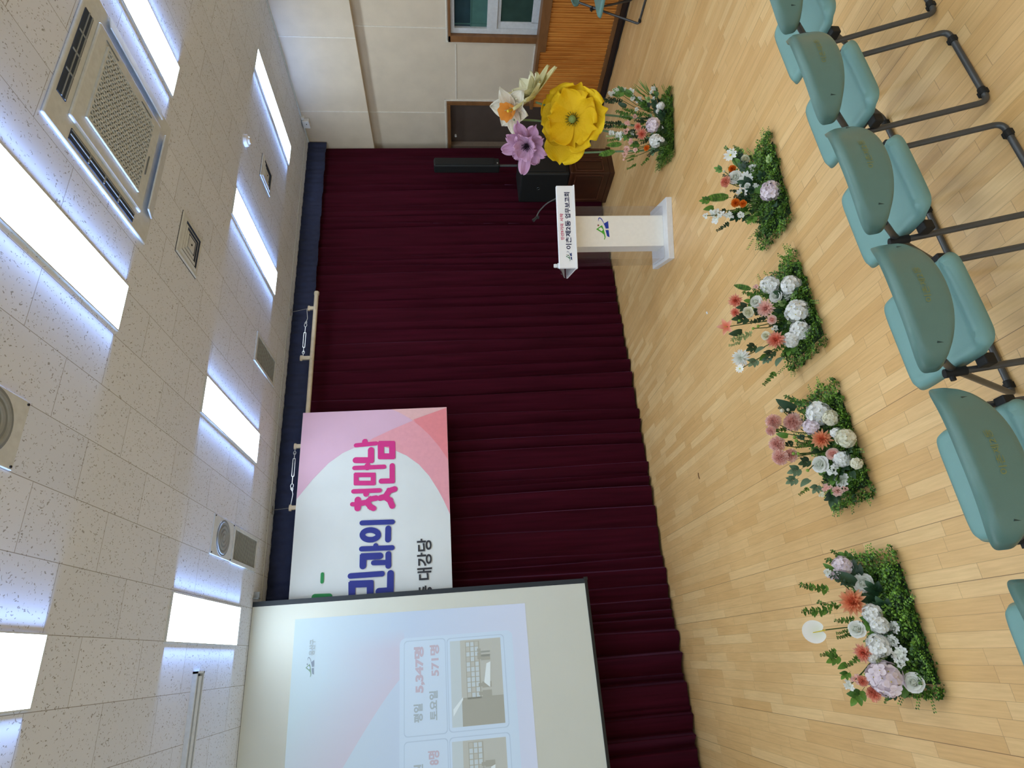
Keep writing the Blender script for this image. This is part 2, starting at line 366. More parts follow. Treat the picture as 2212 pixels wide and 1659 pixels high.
# door recess
b = MB(); dx = RX-.02
b.box(dx, RX+.13, DY0, DY0+.046, 0, DZ); b.box(dx, RX+.13, DY0+.046, 6.19, DZ-.046, DZ)
door = struct(b.build('door_1', M['trimwood'], smooth=None, bevel=.003), 'doorway with brown frame and dark recessed panel beside the curtain')
b = MB(); b.box(RX+.09, RX+.13, DY0+.046, 6.19, .0, DZ-.046); b.build('door_panel', M['doorwood'], door, smooth=None)
b = MB(); b.box(RX+.0, RX+.09, 6.15, 6.19, 0, DZ-.046); b.box(RX+.0, RX+.09, DY0+.046, 6.15, 0, .03); b.box(RX+.07, RX+.09, DY0+.05, 6.15, .03, .42); b.build('door_jamb', M['jamb'], door, smooth=None)
b = MB(); b.lathe([(0,0),(.014,0),(.014,.03),(0,.03)], 12, T=Matrix.Translation((RX+.09, ry(5.93), rz(1.93))) @ Matrix.Rotation(-PI/2, 4, 'Y')); b.build('door_catch', M['white'], door)

# ---------------- ceiling fittings ----------------
def led_panel(x, y, L, wd, label, sides=(-1, 1)):
    t = thing('ceiling_light', label, 'light', (x+wd/2, y+L/2, CE), 0, 'long LED panels in the ceiling')
    b = MB(); f = .007; a, c = wd/2, L/2; h = .012
    b.box(-a-f, -a, -c-f, c+f, -h, 0); b.box(a, a+f, -c-f, c+f, -h, 0); b.box(-a, a, -c-f, -c, -h, 0); b.box(-a, a, c, c+f, -h, 0)
    b.build('light_frame', M['offwhite'], t, smooth=None)
    b = MB(); b.box(-a, a, -c, c, -h+.004, -.004); b.build('light_diffuser', M['lamp'], t, smooth=None)
    for s in sides:      # added lamps, no part of the panel, wash bluish bands over the tiles
        l = bpy.data.lights.new('added_band_light', 'AREA'); l.shape = 'RECTANGLE'; l.size = L*.98; l.size_y = .008; l.energy = GLOW; l.color = (.32,.52,1.0); l.spread = math.radians(24)
        o = bpy.data.objects.new('added_band_light', l); COL.objects.link(o); o.parent = t
        # local -Z of the lamp looks along +-X and slightly up to the ceiling
        d = Vector((s, 0, .02)).normalized(); yv = Vector((0, 1, 0)); zz = -d; xx = yv; yy = zz.cross(xx)
        o.matrix_local = Matrix(((xx.x, yy.x, zz.x, s*(a+f+.004)), (xx.y, yy.y, zz.y, 0), (xx.z, yy.z, zz.z, -.0075), (0,0,0,1)))
    return t
PL = 1.2396; PW = .2802
led_panel(5.3525, 4.0626, PL, PW, 'long ceiling LED panel in the far row, nearest the side wall', (-1,))
led_panel(3.5514, 4.0626, PL, PW, 'long ceiling LED panel in the far row, in front of the hanging pipe end')
led_panel(1.7415, 4.0626, PL, PW, 'long ceiling LED panel in the far row, in front of the pink banner')
led_panel(.2271, 4.0626, PL, PW, 'long ceiling LED panel in the far row, above the projection screen')
led_panel(-.0556, 1.683, PL, PW, 'ceiling LED panel in the near row, nearest the projection screen')
led_panel(1.7552, 1.683, PL, PW, 'largest looking ceiling LED panel, between round vent and air conditioner')
led_panel(3.5595, 1.683, PL, PW, 'ceiling LED panel in the near row, wall side of the air conditioner')
led_panel(5.36, 1.683, PL, PW, 'ceiling LED panel in the near row, closest to the side wall', (-1,))
for yy in (-.70, -3.08):
    for xx in (-1.86, -.056, 1.755, 3.56, 5.36): led_panel(xx, yy, PL, PW, 'LED panel of the rear ceiling rows over the audience', ())['group'] = 'rear ceiling LED panels'

# four way air conditioner
ac = thing('air_conditioner', 'large square ceiling cassette air conditioner with two open flaps', 'air conditioner', (2.845, 2.51, CE))
b = MB(); P = .475; h = .022
b.box(-P, P, -P, P, -.016, 0)
b.build('ac_panel', M['offwhite'], ac, smooth=None, bevel=.012)
b = MB(); b.box(-.345, .345, -.345, .345, -h-.008, -.01); b.build('ac_cover', M['offwhite'], ac, smooth=None, bevel=.03)
b = MB(); G = .25; b.box(-G, G, -G, G, -h-.014, -h-.006, 1)
def clipseg(px, py, dx, dy):
    t0, t1 = -9, 9
    for p, d in ((px, dx), (py, dy)):
        if abs(d) < 1e-9: continue
        a, c = (-G-p)/d, (G-p)/d
        if a > c: a, c = c, a
        t0, t1 = max(t0, a), min(t1, c)
    return t0, t1
for ang in (0, PI/3, -PI/3):
    dx_, dy_ = math.cos(ang), math.sin(ang)
    for k in range(-18, 19):
        px_, py_ = -dy_*k*.036, dx_*k*.036
        if abs(py_) > G and ang == 0: continue
        t0, t1 = clipseg(px_, py_, dx_, dy_)
        if t1-t0 < .02: continue
        T = Matrix.Translation((px_, py_, 0)) @ Matrix.Rotation(ang, 4, 'Z'); b.box(t0, t1, -.0038, .0038, -h-.019, -h-.012, 0, T)
b.box(-G-.012, -G, -G-.012, G+.012, -h-.02, -h-.008); b.box(G, G+.012, -G-.012, G+.012, -h-.02, -h-.008); b.box(-G, G, -G-.012, -G, -h-.02, -h-.008); b.box(-G, G, G, G+.012, -h-.02, -h-.008)
b.build('ac_grille', [M['offwhite'], M['midgrey']], ac, smooth=None)
for s, ax in ((-1, 'x'), (-1, 'y')):
    b = MB()
    c0 = s*.415
    R = Matrix.Identity(4) if ax == 'x' else Matrix.Rotation(PI/2, 4, 'Z')
    b.box(c0-.034, c0+.034, -.30, .30, -.021, -.014, 0, R)
    b.box(c0-.006, c0-.001, -.30, .30, -.025, -.020, 1, R); b.box(c0+.02, c0+.026, -.30, .30, -.025, -.020, 1, R)
    for q in (-.14, 0, .14): b.box(c0-.03, c0+.03, q-.005, q+.005, -.024, -.020, 1, R)
    b.build('ac_outlet', [M['slotdark'], M['grey']], ac, smooth=None)
for ax in ('x', 'y'):
    R = (Matrix.Identity(4) if ax == 'x' else Matrix.Rotation(PI/2, 4, 'Z')) @ Matrix.Translation((.405, 0, -.040)) @ Matrix.Rotation(math.radians(-14), 4, 'Y')
    b = MB(); b.box(-.045, .045, -.30, .30, -.006, .004, 0, R); b.build('ac_flap', M['offwhite'], ac, smooth=None, bevel=.003)
b = MB()
for q in ((-.28, -.16), (.1, .22)): b.box(.285, .288, q[0], q[1], -h-.016, -h-.011)
b.box(-.1, .04, .285, .29, -h-.016, -h-.011); b.build('ac_latch', M['midgrey'], ac, smooth=None)

def square_diffuser(x0, x1, y0, y1, label):
    t = thing('ceiling_vent', label, 'vent', ((x0+x1)/2, (y0+y1)/2, CE), 0, 'square cone air diffusers'); a = (x1-x0)/2; c = (y1-y0)/2
    b = MB(); b.box(-a, a, -c, c, -.004, 0, 1)
    def ring(k0, k1, za, zb, m):
        vs = []
        for k, z in ((k0, za), (k1, zb)): vs += [(-a*k, -c*k, z), (a*k, -c*k, z), (a*k, c*k, z), (-a*k, c*k, z)]
        b.add(vs, [(i, (i+1) % 4, (i+1) % 4+4, i+4) for i in range(4)], m)
    ring(1, .94, -.002, -.012, 0); ring(.94, .80, -.012, -.012, 0)
    for k in range(3): ring(.80-.18*k, .70-.18*k, -.012, -.018, 0); ring(.70-.18*k, .66-.18*k, -.018, -.006, 1)
    b.box(-a*.28, a*.28, -c*.28, c*.28, -.018, -.012, 0); b.build('vent_cone', [M['offwhite'], M['slotdark']], t, smooth=None)
    b = MB(); b.lathe([(0,-.021),(.008,-.021),(.008,-.017)], 10); b.build('vent_screw', M['blackmatte'], t)
square_diffuser(2.60, 2.945, 3.33, 3.66, 'small square ceiling diffuser midway between the air conditioner and the curtain')
square_diffuser(4.44, 4.73, 4.53, 4.85, 'small square ceiling diffuser beside the wall side LED panel')

def louvre_grille(x0, x1, y0, y1, label):
    t = thing('ceiling_grille', label, 'vent', ((x0+x1)/2, (y0+y1)/2, CE), 0, 'rectangular louvred return grilles'); a = (x1-x0)/2; c = (y1-y0)/2; f = .03
    b = MB(); b.box(-a, -a+f, -c, c, -.012, 0); b.box(a-f, a, -c, c, -.012, 0); b.box(-a+f, a-f, -c, -c+f, -.012, 0); b.box(-a+f, a-f, c-f, c, -.012, 0); b.build('grille_frame', M['offwhite'], t, smooth=None, bevel=.002)
    b = MB(); b.box(-a+f, a-f, -c+f, c-f, -.003, -.001, 1); n = 22
    for k in range(n):
        q = -c+f+(k+.5)*(2*c-2*f)/n; T = Matrix.Translation((0, q, -.006)) @ Matrix.Rotation(math.radians(38), 4, 'X'); b.box(-a+f, a-f, -.008, .008, -.0006, .0006, 0, T)
    b.build('grille_louvre', [M['white'], M['grey']], t, smooth=None)
louvre_grille(2.62, 2.92, 4.96, 5.57, 'rectangular louvred ceiling grille near the curtain, beyond the pipe end')
louvre_grille(.822, 1.112, 4.965, 5.575, 'rectangular louvred ceiling grille next to the small round vent')

def round_vent(x0, x1, y0, y1, R, label):
    t = thing('round_ceiling_vent', label, 'vent', ((x0+x1)/2, (y0+y1)/2, CE), 0, 'round ring air vents'); a = (x1-x0)/2; c = (y1-y0)/2
    b = MB(); b.box(-a, a, -c, c, -.008, 0); b.build('vent_plate', M['offwhite'], t, smooth=None, bevel=.002)
    b = MB(); b.lathe([(0,-.011),(R,-.011),(R,-.006)], 40)
    b.build('vent_recess', M['midgrey'], t)
    b = MB()
    for k, q in enumerate((.88, .64, .40, .16)):
        r = R*q; b.lathe([(r+.004,-.010),(r,-.016),(max(r-.012,0),-.015),(max(r-.018,0),-.010)], 40)
    b.build('vent_ring', M['grey'], t)
    b = MB()
    for sx in (-1, 1):
        for sy in (-1, 1): b.lathe([(0,-.012),(.006,-.012),(.006,-.006)], 8, (sx*(a-.012), sy*(c-.014), 0))
    b.build('vent_screw', M['blackmatte'], t)
round_vent(.826, 1.118, 4.55, 4.962, .135, 'small looking round ring ceiling vent beside the louvred grille')
round_vent(.828, 1.125, 2.055, 2.465, .142, 'large looking round ring ceiling vent cut by the frame edge')

sd = MB(); sd.lathe([(.0,-.05),(.028,-.05),(.034,-.035),(.05,-.03),(.055,-.01),(.055,0)], 28); tag(sd.build('smoke_detector', M['white'], loc=(4.436, 4.107, CE)), 'small round white smoke detector on the ceiling', 'detector')
t = thing('ceiling_track', 'long narrow aluminium track on the ceiling before the projection screen', 'ceiling track', (-1.0, 4.61, CE))
b = MB(); b.box(-1.5, 1.05, -.062, -.048, -.03, 0); b.box(-1.5, 1.05, .048, .062, -.03, 0); b.box(1.036, 1.05, -.062, .062, -.03, 0); b.build('track_frame', M['offwhite'], t, smooth=None)
b = MB(); b.box(-1.5, 1.036, -.048, .048, -.006, -.001); b.build('track_slot', M['slotdark'], t, smooth=None)
b = MB(); b.box(-1.5, 1.02, -.022, .022, -.03, -.006); b.build('track_insert', M['offwhite'], t, smooth=None)
t = thing('wall_sensor', 'small white sensor box high in the wall and ceiling corner', 'sensor', (6.41, 5.65, 3.855))
b = MB(); b.box(-.035, .036, -.06, .05, -.045, .04); b.build('sensor_body', M['white'], t, smooth=None, bevel=.006)
b = MB(); b.box(-.01, .036, -.1, -.06, .01, .05); b.build('sensor_bracket', M['white'], t, smooth=None, bevel=.004)
b = MB(); b.lathe([(0,0),(.006,0),(.006,.004)], 10, T=Matrix.Translation((-.036,-.02,-.01)) @ Matrix.Rotation(-PI/2, 4, 'Y')); b.build('sensor_eye', M['blackmatte'], t)

# ---------------- curtain ----------------
random.seed(11)
bnd = []; x = -2.9
while x < 6.7:
    bnd.append((x, random.uniform(.045, .10), random.random()*6, random.uniform(.6, 1.9))); x += random.choice((.07, .09, .12, .16, .2, .27))*random.uniform(.85, 1.2)
def cy_at(x, z):
    t = 1-z/CE; sh = lambda q: q[0]+.014*math.sin(z*1.2+q[2])+.02*math.sin(q[2]*3)*(t-.5)
    lo, hi = 0, len(bnd)-1
    while hi-lo > 1:
        m_ = (lo+hi)//2
        if sh(bnd[m_]) <= x: lo = m_
        else: hi = m_
    q0, q1 = bnd[lo], bnd[hi]; a0, a1 = sh(q0), sh(q1); u = (x-a0)/max(a1-a0, .02); P_ = a1-a0
    A = q0[1]*(.22+.78*min(1, t*1.6)**.6)*min(1, P_/.12)
    e = min(.22, .018/P_+.06)
    f = (u/(1-e))**q0[3] if u < 1-e else .5+.5*math.cos((u-1+e)/e*PI)
    return 6.09-A*max(0, min(1, f))-.008*math.sin(x*40+q0[2])*f+.012*math.sin(x*2.1)
b = MB(); X0, X1 = -2.5, 6.43
def cf(u, v):
    x = X0+(X1-X0)*u; z = .012+.02*abs(math.sin(x*5.3))*(1 if v == 0 else 0)+(CE-.035)*v
    return (x, cy_at(x, z), z)
b.grid(cf, 2600, 12)
o = b.build('stage_curtain', M['velvet'], smooth=80)
M['top_strip'] = pm('navy_strip_cloth', lin(40,50,84), .85, var=.12, scale=20)  # flat navy strip across the top of the curtain
b = MB(); b.grid(lambda u, v: (X0+(X1-X0)*u, 5.975+.006*math.sin(u*300)+.004*math.sin(u*731), CE-.235+.235*v-.004+.004*math.sin(u*150)*(1-v)), 700, 2); b.build('curtain_top_strip', M['top_strip'], o, smooth=80).modifiers.new('thickness', 'SOLIDIFY').thickness = .006
tag(o, 'full height maroon velvet stage curtain hanging in folds', 'curtain')

# ---------------- pipe with hangers, banner ----------------
t = thing('hanging_pipe', 'cream painted pipe hung from the ceiling in front of the curtain', 'pipe', (1.2, 5.82, 3.61))
b = MB(); b.tube([(-3.2,0,0),(2.70,0,0)], .024, 16); b.tube([(2.69,0,0),(2.725,0,0)], .029, 16); b.build('pipe_tube', M['pipe'], t)
def hanger(x, ztop, wire):
    b = MB(); b.box(x-.02, x+.02, -.014, .014, .0, ztop); b.box(x-.028, x+.028, -.03, .03, -.006, .006); b.tube([(x-.03, 0, ztop-.012), (x+.03, 0, ztop-.012)], .014, 10); b.build('hanger_bracket', M['pipe'], t, bevel=.003)
    if wire:
        b = MB(); b.tube([(x, 0, ztop-.01), (x+.01, .09, CE-3.61-.002)], .0025, 6); b.box(x-.03, x+.05, .075, .105, CE-3.61-.006, CE-3.61-.001); b.build('hanger_wire', M['steel'], t)
def turnbuckle(xa, xb, z):
    b = MB(); d = 1 if xb > xa else -1; L = abs(xb-xa); P = lambda s, dz=0, dy=0: (xa+d*L*s, dy, z+dz)
    b.tube([P(0), P(.2, -.015), P(.3, .0)], .004, 6); 
    for s, r in ((.34, .014), (.9, .012)): b.tube([(xa+d*L*s+r*math.cos(a*PI/5)*1.6, 0, z+r*math.sin(a*PI/5)) for a in range(11)], .0035, 6)
    b.tube([P(.3, .012), P(.24, -.01), P(.3, -.012)], .004, 6)
    b.tube([P(.38), P(.5)], .005, 6); b.tube([P(.5, .011), P(.8, .011)], .0045, 6); b.tube([P(.5, -.011), P(.8, -.011)], .0045, 6); b.tube([P(.5, .011), P(.5, -.011)], .006, 6); b.tube([P(.8, .011), P(.8, -.011)], .006, 6); b.tube([P(.8), P(.9)], .004, 6); b.tube([P(.93), P(1)], .004, 6)
    b.build('turnbuckle', M['steel'], t)
hanger(3.709-1.2, .085, True); hanger(3.076-1.2, .125, False); turnbuckle(3.70-1.2, 3.085-1.2, .095)
hanger(2.068-1.2, .112, False); hanger(1.44-1.2, .112, True); turnbuckle(1.45-1.2, 2.06-1.2, .10)

STROKES = [('m',0.0625,[(1.878,3.096),(1.87,2.946),(1.978,2.948)]),('m',0.0450,[(2.035,3.099),(2.046,2.902)]),('m',0.0563,[(2.047,3.012),(2.072,3.012)]),('m',0.0625,[(2.039,2.851),(2.034,2.737),(1.9,2.735),(1.906,2.848),(2.039,2.851)]),('m',0.0475,[(1.725,3.088),(1.716,2.921),(1.633,2.919),(1.642,3.085),(1.725,3.088)]),('m',0.0450,[(1.797,3.106),(1.795,2.815)]),('m',0.0563,[(1.794,2.98),(1.814,2.98)]),('m',0.0525,[(1.648,2.84),(1.645,2.733),(1.802,2.735)]),('m',0.0425,[(1.432,3.115),(1.43,3.081)]),('m',0.0625,[(1.473,3.063),(1.391,3.062)]),('m',0.0550,[(1.437,3.032),(1.443,2.977),(1.473,2.94),(1.48,2.887)]),('m',0.0550,[(1.443,2.977),(1.397,2.939),(1.38,2.91)]),('m',0.0450,[(1.559,3.107),(1.555,2.855)]),('m',0.0563,[(1.546,2.986),(1.526,2.985)]),('m',0.0575,[(1.478,2.848),(1.49,2.798),(1.546,2.761),(1.56,2.709)]),('m',0.0575,[(1.484,2.798),(1.449,2.754),(1.393,2.731)]),('b',0.0475,[(1.245,3.016),(1.237,2.727)]),('b',0.0563,[(1.177,2.767),(1.072,2.768)]),('b',0.0625,[(0.844,2.996),(0.928,2.996),(0.925,2.841)]),('b',0.0550,[(0.936,2.763),(0.83,2.762)]),('b',0.0475,[(0.866,2.899),(0.861,2.778)]),('b',0.0475,[(1.0,3.013),(0.993,2.728)]),('b',0.0475,[(1.001,2.881),(1.022,2.882)]),('b',0.0625,[(0.566,3.086),(0.687,3.091),(0.682,2.925),(0.554,2.922)]),('b',0.0500,[(0.761,3.107),(0.762,2.818)]),('b',0.0625,[(0.607,2.845),(0.606,2.742),(0.759,2.741)]),('g',0.0300,[(0.796,3.362),(0.726,3.361)]),('g',0.0550,[(0.598,3.419),(0.593,3.288)]),('b',0.0525,[(1.122,2.86),(1.115,2.86),(1.108,2.863),(1.102,2.867),(1.096,2.873),(1.091,2.881),(1.087,2.89),(1.084,2.9),(1.081,2.911),(1.081,2.922),(1.081,2.934),(1.082,2.945),(1.084,2.957),(1.088,2.968),(1.092,2.978),(1.097,2.987),(1.103,2.994),(1.11,3.001),(1.117,3.005),(1.124,3.008),(1.131,3.009),(1.138,3.009),(1.145,3.006),(1.152,3.002),(1.158,2.996),(1.163,2.988),(1.167,2.98),(1.17,2.97),(1.172,2.959),(1.173,2.947),(1.173,2.936),(1.172,2.924),(1.169,2.912),(1.166,2.902),(1.161,2.891),(1.156,2.882),(1.15,2.875),(1.144,2.868),(1.137,2.864),(1.129,2.861),(1.122,2.86)])]

t = thing('event_banner', 'white and pink printed cloth banner hung from the pipe', 'banner', (0, 0, 0))
B_ = [pm('banner_white', lin(216,224,228), .8, var=.03, scale=3), pm('banner_lavender', lin(214,178,204), .8, var=.03, scale=3), pm('banner_peach', lin(226,182,186), .8, var=.03), pm('banner_coral', lin(226,160,174), .8, var=.03), pm('banner_deep_coral', lin(228,138,148), .8, var=.03),
      pm('banner_magenta', lin(206,44,134), .7, var=.02), pm('banner_blue', lin(40,52,142), .7, var=.02), pm('banner_green', lin(36,140,78), .7, var=.02), pm('banner_ink', lin(44,48,56), .7, var=.02)]
b = MB(); b.box(-1.2, 2.417, 5.785, 5.789, 2.172, 3.649)
def bl(k): return lambda x, z: (x, 5.785-.0012*k, z)
def bl_print(x, z): return (x, 5.7785-STEP[0], z)
arc1 = [(1.514,3.647),(1.70,3.51),(1.863,3.361),(1.96,3.23),(2.013,3.114),(2.035,2.99),(2.022,2.86),(1.973,2.728),(1.90,2.59),(1.803,2.47),(1.68,2.37),(1.527,2.282),(1.42,2.23),(1.316,2.187),(1.28,2.173)]
arc2 = [(2.417,2.745),(2.38,2.671),(2.30,2.55),(2.21,2.45),(2.115,2.361),(1.98,2.26),(1.842,2.177),(1.83,2.173)]
ln3 = [(2.0365,3.02),(2.101,2.936),(2.185,2.755),(2.266,2.56),(2.345,2.36),(2.409,2.173)]
f_ = bl(1); b.poly([f_(*p) for p in arc1+[(2.417,2.173),(2.417,3.648)]], 1)
f_ = bl(2); b.poly([f_(*p) for p in arc2+[(2.417,2.173)]], 2)
f_ = bl(3); b.poly([f_(*p) for p in ln3+arc1[:4:-1]], 3)
f_ = bl(4); b.poly([f_(*p) for p in [(2.262,2.50)]+[(2.266,2.56)][:0]+[(2.29,2.52)]+ln3[4:]+arc2[::-1][:-2]], 4)
b.build('banner_cloth', B_[:5], t, smooth=None)
for key, nm, mt in (('m', 'title_lettering', B_[5]), ('b', 'title_lettering', B_[6]), ('g', 'green_print', B_[7])):
    b = MB()
    for c, wd, pts in STROKES:
        if c == key: stroke(b, pts, wd, bl_print, 0)
    b.build(nm, mt, t, smooth=None)
b = MB()
put_text(b, '대강당', lambda u, v: (.680+.38*u, 5.785-.0072, 2.357+.138*v), .022, 0)
put_text(b, '층', lambda u, v: (.505+.125*u, 5.785-.0072, 2.357+.138*v), .022, 0)
b.build('venue_lettering', B_[8], t, smooth=None)

# ---------------- projection screen ----------------
t = thing('projection_screen', 'large black bordered projection screen lowered from the ceiling with a slide on it', 'screen', (0, 0, 0))
M['screen'] = pm('screen_fabric', lin(214,220,214), .85, var=.02, scale=2)
b = MB(); b.box(-1.9, .535, 5.618, 5.622, .957, CE-.004); b.build('screen_fabric', M['screen'], t, smooth=None)
b = MB(); b.box(.535, .577, 5.616, 5.624, .945, CE-.004); b.build('screen_border', pm('screen_black_edge', lin(34,44,54), .6), t, smooth=None)
b = MB(); b.box(-1.9, .580, 5.612, 5.630, .930, .957); b.box(.562, .590, 5.608, 5.634, .925, .962); b.build('screen_weight_bar', M['black'], t, smooth=None, bevel=.003)
b = MB(); b.box(.60, .66, 5.62, 5.63, CE-.05, CE); b.box(.60, .61, 5.60, 5.66, CE-.05, CE); b.build('screen_bracket', M['grey'], t, smooth=None)
def em(name, rgb, s=.32):
    c = lin(*rgb); s *= .62; q = NT(name); q.b.inputs['Base Color'].default_value = (*[v*.66 for v in c], 1); q.b.inputs['Emission Color'].default_value = (*c, 1); q.b.inputs['Emission Strength'].default_value = s; q.b.inputs['Roughness'].default_value = .9; return q.mat
def slide_bg():
    q = NT('projected_background'); tc = q.n('ShaderNodeTexCoord'); sp = q.n('ShaderNodeSeparateXYZ'); q.l(tc.outputs['Object'], sp.inputs[0])
    z = q.math('DIVIDE', q.math('SUBTRACT', sp.outputs[2], 1.53), 2.0); c = q.ramp(z, [(0, lin(200,212,236)), (.5, lin(186,206,232)), (1, lin(192,216,230))])
    # pink swoosh printed across the slide: a soft band above a curved edge
    ed = q.math('SUBTRACT', sp.outputs[2], q.math('ADD', 2.60, q.math('MULTIPLY', q.math('POWER', q.math('MAXIMUM', q.math('SUBTRACT', -.1, sp.outputs[0]), 0.0), .85), .72)))
    mask = q.math('MULTIPLY', q.math('GREATER_THAN', ed, 0), q.math('MAXIMUM', q.math('SUBTRACT', 1.0, q.math('MULTIPLY', ed, 1.5)), 0.0))
    mask = q.math('MULTIPLY', mask, q.math('MINIMUM', 1.0, q.math('MAXIMUM', 0.0, q.math('SUBTRACT', 1.0, q.math('MULTIPLY', q.math('SUBTRACT', sp.outputs[0], .10), 6.0)))))
    c = q.mix(q.math('MULTIPLY', mask, .6), c, lin(200,188,208)); q.l(c, q.b.inputs['Emission Color']); q.l(q.mix(1.0, c, (.66,.66,.66), 'MULTIPLY'), q.b.inputs['Base Color']); q.b.inputs['Emission Strength'].default_value = .20; q.b.inputs['Roughness'].default_value = .9
    return q.mat
b = MB(); b.poly([(-1.8,5.6165,1.525),(.400,5.6165,1.525),(.409,5.6165,3.535),(-1.8,5.6165,3.535)], 0)
def rr(x0, x1, z0, z1, r, y, m):
    pts = []
    for cx, cz, a0 in ((x1-r, z1-r, 0), (x0+r, z1-r, 90), (x0+r, z0+r, 180), (x1-r, z0+r, 270)):
        for k in range(5): a = math.radians(a0+k*22.5); pts.append((cx+r*math.cos(a), y, cz+r*math.sin(a)))
    b.poly(pts, m)
rr(-1.7, .187, 1.66, 2.639, .05, 5.6155, 1)
rr(-.56, .165, 2.245, 2.603, .03, 5.6150, 2); rr(-.553, .158, 2.251, 2.597, .028, 5.6146, 1)
rr(-1.6, -.59, 2.245, 2.603, .03, 5.6150, 2); rr(-1.593, -.597, 2.251, 2.597, .028, 5.6146, 1)
rr(-.556, .160, 1.735, 2.236, .03, 5.6150, 2); rr(-.55, .154, 1.741, 2.230, .03, 5.6146, 1); rr(-1.6, -.59, 1.735, 2.236, .03, 5.6150, 2); rr(-1.594, -.596, 1.741, 2.230, .03, 5.6146, 1)
b.build('projected_slide', [slide_bg(), em('slide_card', (190,212,234), .36), em('slide_outline', (176,198,222))], t, smooth=None)
b = MB(); yk = 5.6125
def tx(s, x0, x1, z0, z1, m, bold=.035): put_text(b, s, lambda u, v: (x0+(x1-x0)*u, yk, z0+(z1-z0)*v), bold, m)
tx('평일', -.461, -.325, 2.448, 2.523, 0); tx('5,347명', -.245, .111, 2.428, 2.518, 1, .05); tx('토요일', -.455, -.238, 2.322, 2.393, 0); tx('571명', -.128, .116, 2.302, 2.382, 1, .035)
tx('8명', -.77, -.67, 2.318, 2.41, 1, .035); tx('원', -.83, -.755, 2.45, 2.525, 0); tx('용산구', .112, .237, 3.352, 3.402, 0)
b.build('slide_lettering', [em('slide_grey_text', (168,184,194), .3), em('slide_red_text', (192,184,200), .3)], t, smooth=None)
def photo(x0, x1, z0, z1, seed):
    random.seed(seed); W_, H_ = x1-x0, z1-z0; b = MB(); y0 = 5.6135
    def q(a0, a1, c0, c1, m, k=1): b.poly([(x0+a0*W_, y0-.0004*k, z0+c0*H_), (x0+a1*W_, y0-.0004*k, z0+c0*H_), (x0+a1*W_, y0-.0004*k, z0+c1*H_), (x0+a0*W_, y0-.0004*k, z0+c1*H_)], m)
    q(0,1,0,1,0,0); q(0,1,.80,1,1,1); q(0,.32,0,.8,2,1); q(.3,.98,.42,.70,3,1)
    for r in range(3):
        for c in range(11): q(.32+c*.06, .37+c*.06, .45+r*.085, .515+r*.085, 1 if random.random() < .75 else 0, 2)
    for k in range(4): q(.30, .98, .435+k*.085, .442+k*.085, 2, 3)
    for k in range(5):
        cx = random.uniform(.3,.85); q(cx, cx+.07, .22, .40, random.choice((0,2)), 4); q(cx+.015, cx+.055, .40, .47, 2, 5)
    b.poly([(x0+.42*W_, y0-.0026, z0+.25*H_), (x0+.72*W_, y0-.0026, z0+.22*H_), (x0+.70*W_, y0-.0026, z0+.30*H_), (x0+.48*W_, y0-.0026, z0+.36*H_)], 4)
    b.poly([(x0+.12*W_, y0-.0022, z0+.97*H_), (x0+.2*W_, y0-.0022, z0+.97*H_), (x0+.33*W_, y0-.0022, z0+.78*H_), (x0+.30*W_, y0-.0022, z0+.78*H_)], 4)
    b.build('slide_photo', PHM, t, smooth=None)
PHM = [em('photo_tan', (184,190,186), .3), em('photo_pale', (186,202,210), .34), em('photo_brown', (168,172,164), .26), em('photo_shelf', (176,180,172), .28), em('photo_bright', (208,222,228), .38)]
photo(-.521, .134, 1.768, 2.208, 3); photo(-1.28, -.622, 1.772, 2.215, 8)
# ---------------- emblem used on the lectern and the slide ----------------
_G = [(785,775),(888,712),(905,745),(922,800),(934,850),(942,900),(925,942),(912,935),(925,905),(915,862),(880,832),(832,803)]
_H = [(822,772),(862,748),(880,752),(902,785),(880,808),(852,792)]
_B1 = [(832,655),(826,625),(834,598),(850,590),(872,596),(893,616),(912,650),(926,685),(998,648),(1003,765),(950,768),(938,730),(915,680),(890,635),(868,610),(850,604),(838,618)]
_B2 = [(945,790),(1000,790),(1010,905),(968,885),(955,830)]
def emblem(mb, fn, mats=(0,1,2,3)):
    """green peak, blue sweep and ridge, small red dot; fn maps emblem units to a point at print depth k"""
    for k, (pl, m) in enumerate(((_G, mats[0]), (_H, mats[3]), (_B1, mats[1]), (_B2, mats[1]))):
        mb.poly([fn((766-y)/352, (897-x)/352, 1 if k == 1 else 0) for x, y in pl], m)
    mb.poly([fn((766-(715+15*math.cos(a*PI/6)))/352, (897-(825+15*math.sin(a*PI/6)))/352, 0) for a in range(12)], mats[2])
b = MB(); emblem(b, lambda u, v, k: (.024+.155*u, 5.6125-.0005*k, 3.386+.155*v*.72))
b.build('slide_emblem', [em('slide_green', (140,172,158), .25), em('slide_blue', (140,156,176), .25), em('slide_blue', (140,156,176), .25), em('slide_card', (190,212,234), .36)], t, smooth=None)

